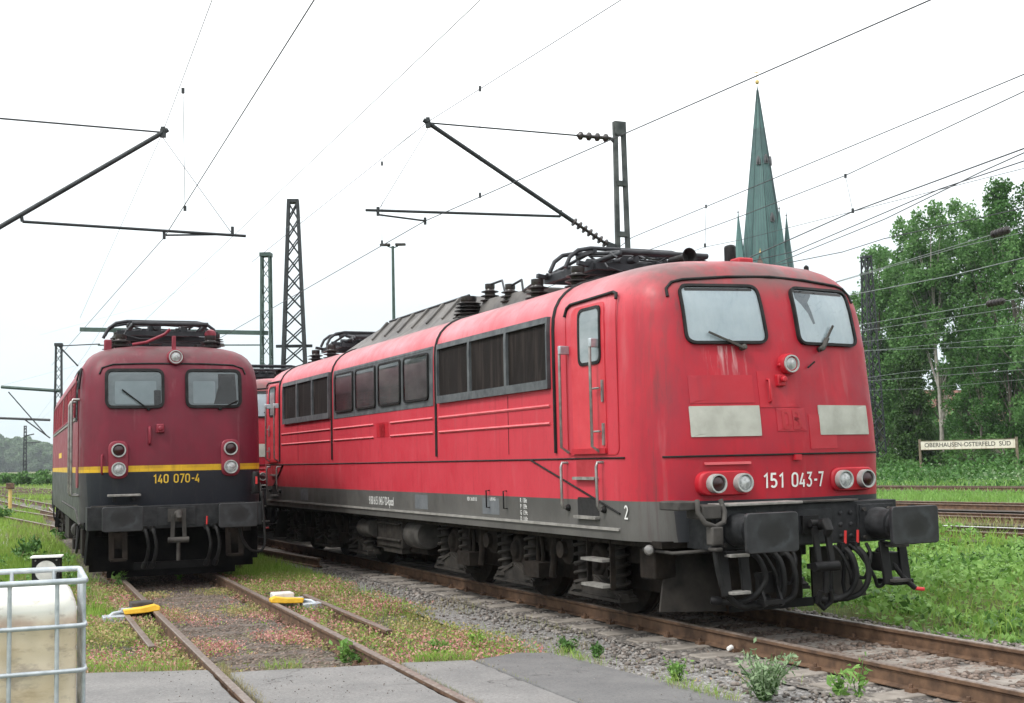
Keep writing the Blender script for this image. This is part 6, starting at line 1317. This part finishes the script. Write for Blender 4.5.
derail(-4.15, -1, 'yellow derail block with a grey lever on the left rail before the maroon locomotive'); derail(-4.1, 1, 'yellow derail block with a white cover on the right rail before the maroon locomotive')
# ground signal behind the tank: black box with a white disc
p = atY(46.5, 560, 18); ds_ = empty('ground_signal', V(p.x, p.y, GZ), .25, 'low black signal box with a white half disc behind the caged tank', 'signal'); h0 = 18 * 0 + (p.z - GZ)
bx = MB().box((-.19, -.06, h0 - .38), (.19, .22, h0 + .035)).build('housing', M['black'], ds_, 30, bevel=.01); MB().box((-.21, -.09, h0 + .036), (.21, .24, h0 + .055)).build('lid', M['white'], ds_, 30); MB().lathe([(.145, 0), (.145, .01), (.001, .012)], (0, -.061, h0 - .15), (0, -1, 0), 32).build('disc', M['white_dirty'], ds_, 40); MB().box((-.15, -.03, 0), (.15, .18, h0 - .38)).build('foot', M['under'], ds_, 30)
for x in (-.14, .14): MB().cyl((x, -.06, h0 + .0), (x, -.075, h0 + .0), .012, n=8).build('screw', M['steel'], ds_, 30)
p = onz(10, 513, GZ); yp = empty('marker_post', p, .2, 'yellow post with a dark rusty head in the grass at the left photo edge', 'post'); MB().tube([(0, 0, 0), (0, 0, 1.15)], .085, 12).build('post', M['post_yellow'] if 'post_yellow' in M else grime('pale_yellow_post', (.50, .36, .10), (.62, .46, .17), 3, .6), yp, 40); MB().box((-.17, -.15, 1.15), (.17, .15, 1.42)).build('head', M['rust'], yp, 30, bevel=.02)
p = onz(728, 652, -.165); cup = empty('litter_cup', p, .4, 'crumpled white plastic cup lying in the ballast beside the near rail', 'litter'); MB().lathe([(.018, 0), (.021, .005), (.027, .06), (.025, .06), (.019, .01)], (0, 0, .03), (.9, .3, .15), 14).build('cup', M['white'], cup, 40)
for i, (px, py, s_, lab) in enumerate(((312, 632, .075, 'pale stone lying in red weeds left of the right rail'), (372, 663, .06, 'pale stone beside the right rail at the asphalt edge'), (446, 652, .075, 'brownish stone in the weeds behind the grey slab'))):
    p = onz(px, py, -.17); o = stones('stone', np.array([[p.x, p.y, p.z]]), s_, M['stone_pale'] if 'stone_pale' in M else stone_mat('pale_stone', (.35, .34, .32), (.5, .49, .46), (.3, .27, .24))); del o['kind']; tag(o, lab, 'stone', None)
# ------------------------------------------------------------------ air
hz = bpy.data.materials.new('haze'); hz.use_nodes = True; n = hz.node_tree.nodes; n.clear(); ho = n.new('ShaderNodeOutputMaterial'); hv = n.new('ShaderNodeVolumePrincipled'); hv.inputs['Color'].default_value = (.86, .93, 1, 1); hv.inputs['Density'].default_value = .00016; hv.inputs['Anisotropy'].default_value = .2
hz.node_tree.links.new(hv.outputs[0], ho.inputs['Volume'])
h_ = MB().box((-1495, -45, -1.3), (1495, 1420, 70)).build('haze', hz, None, 0); tag(h_, kind='stuff')
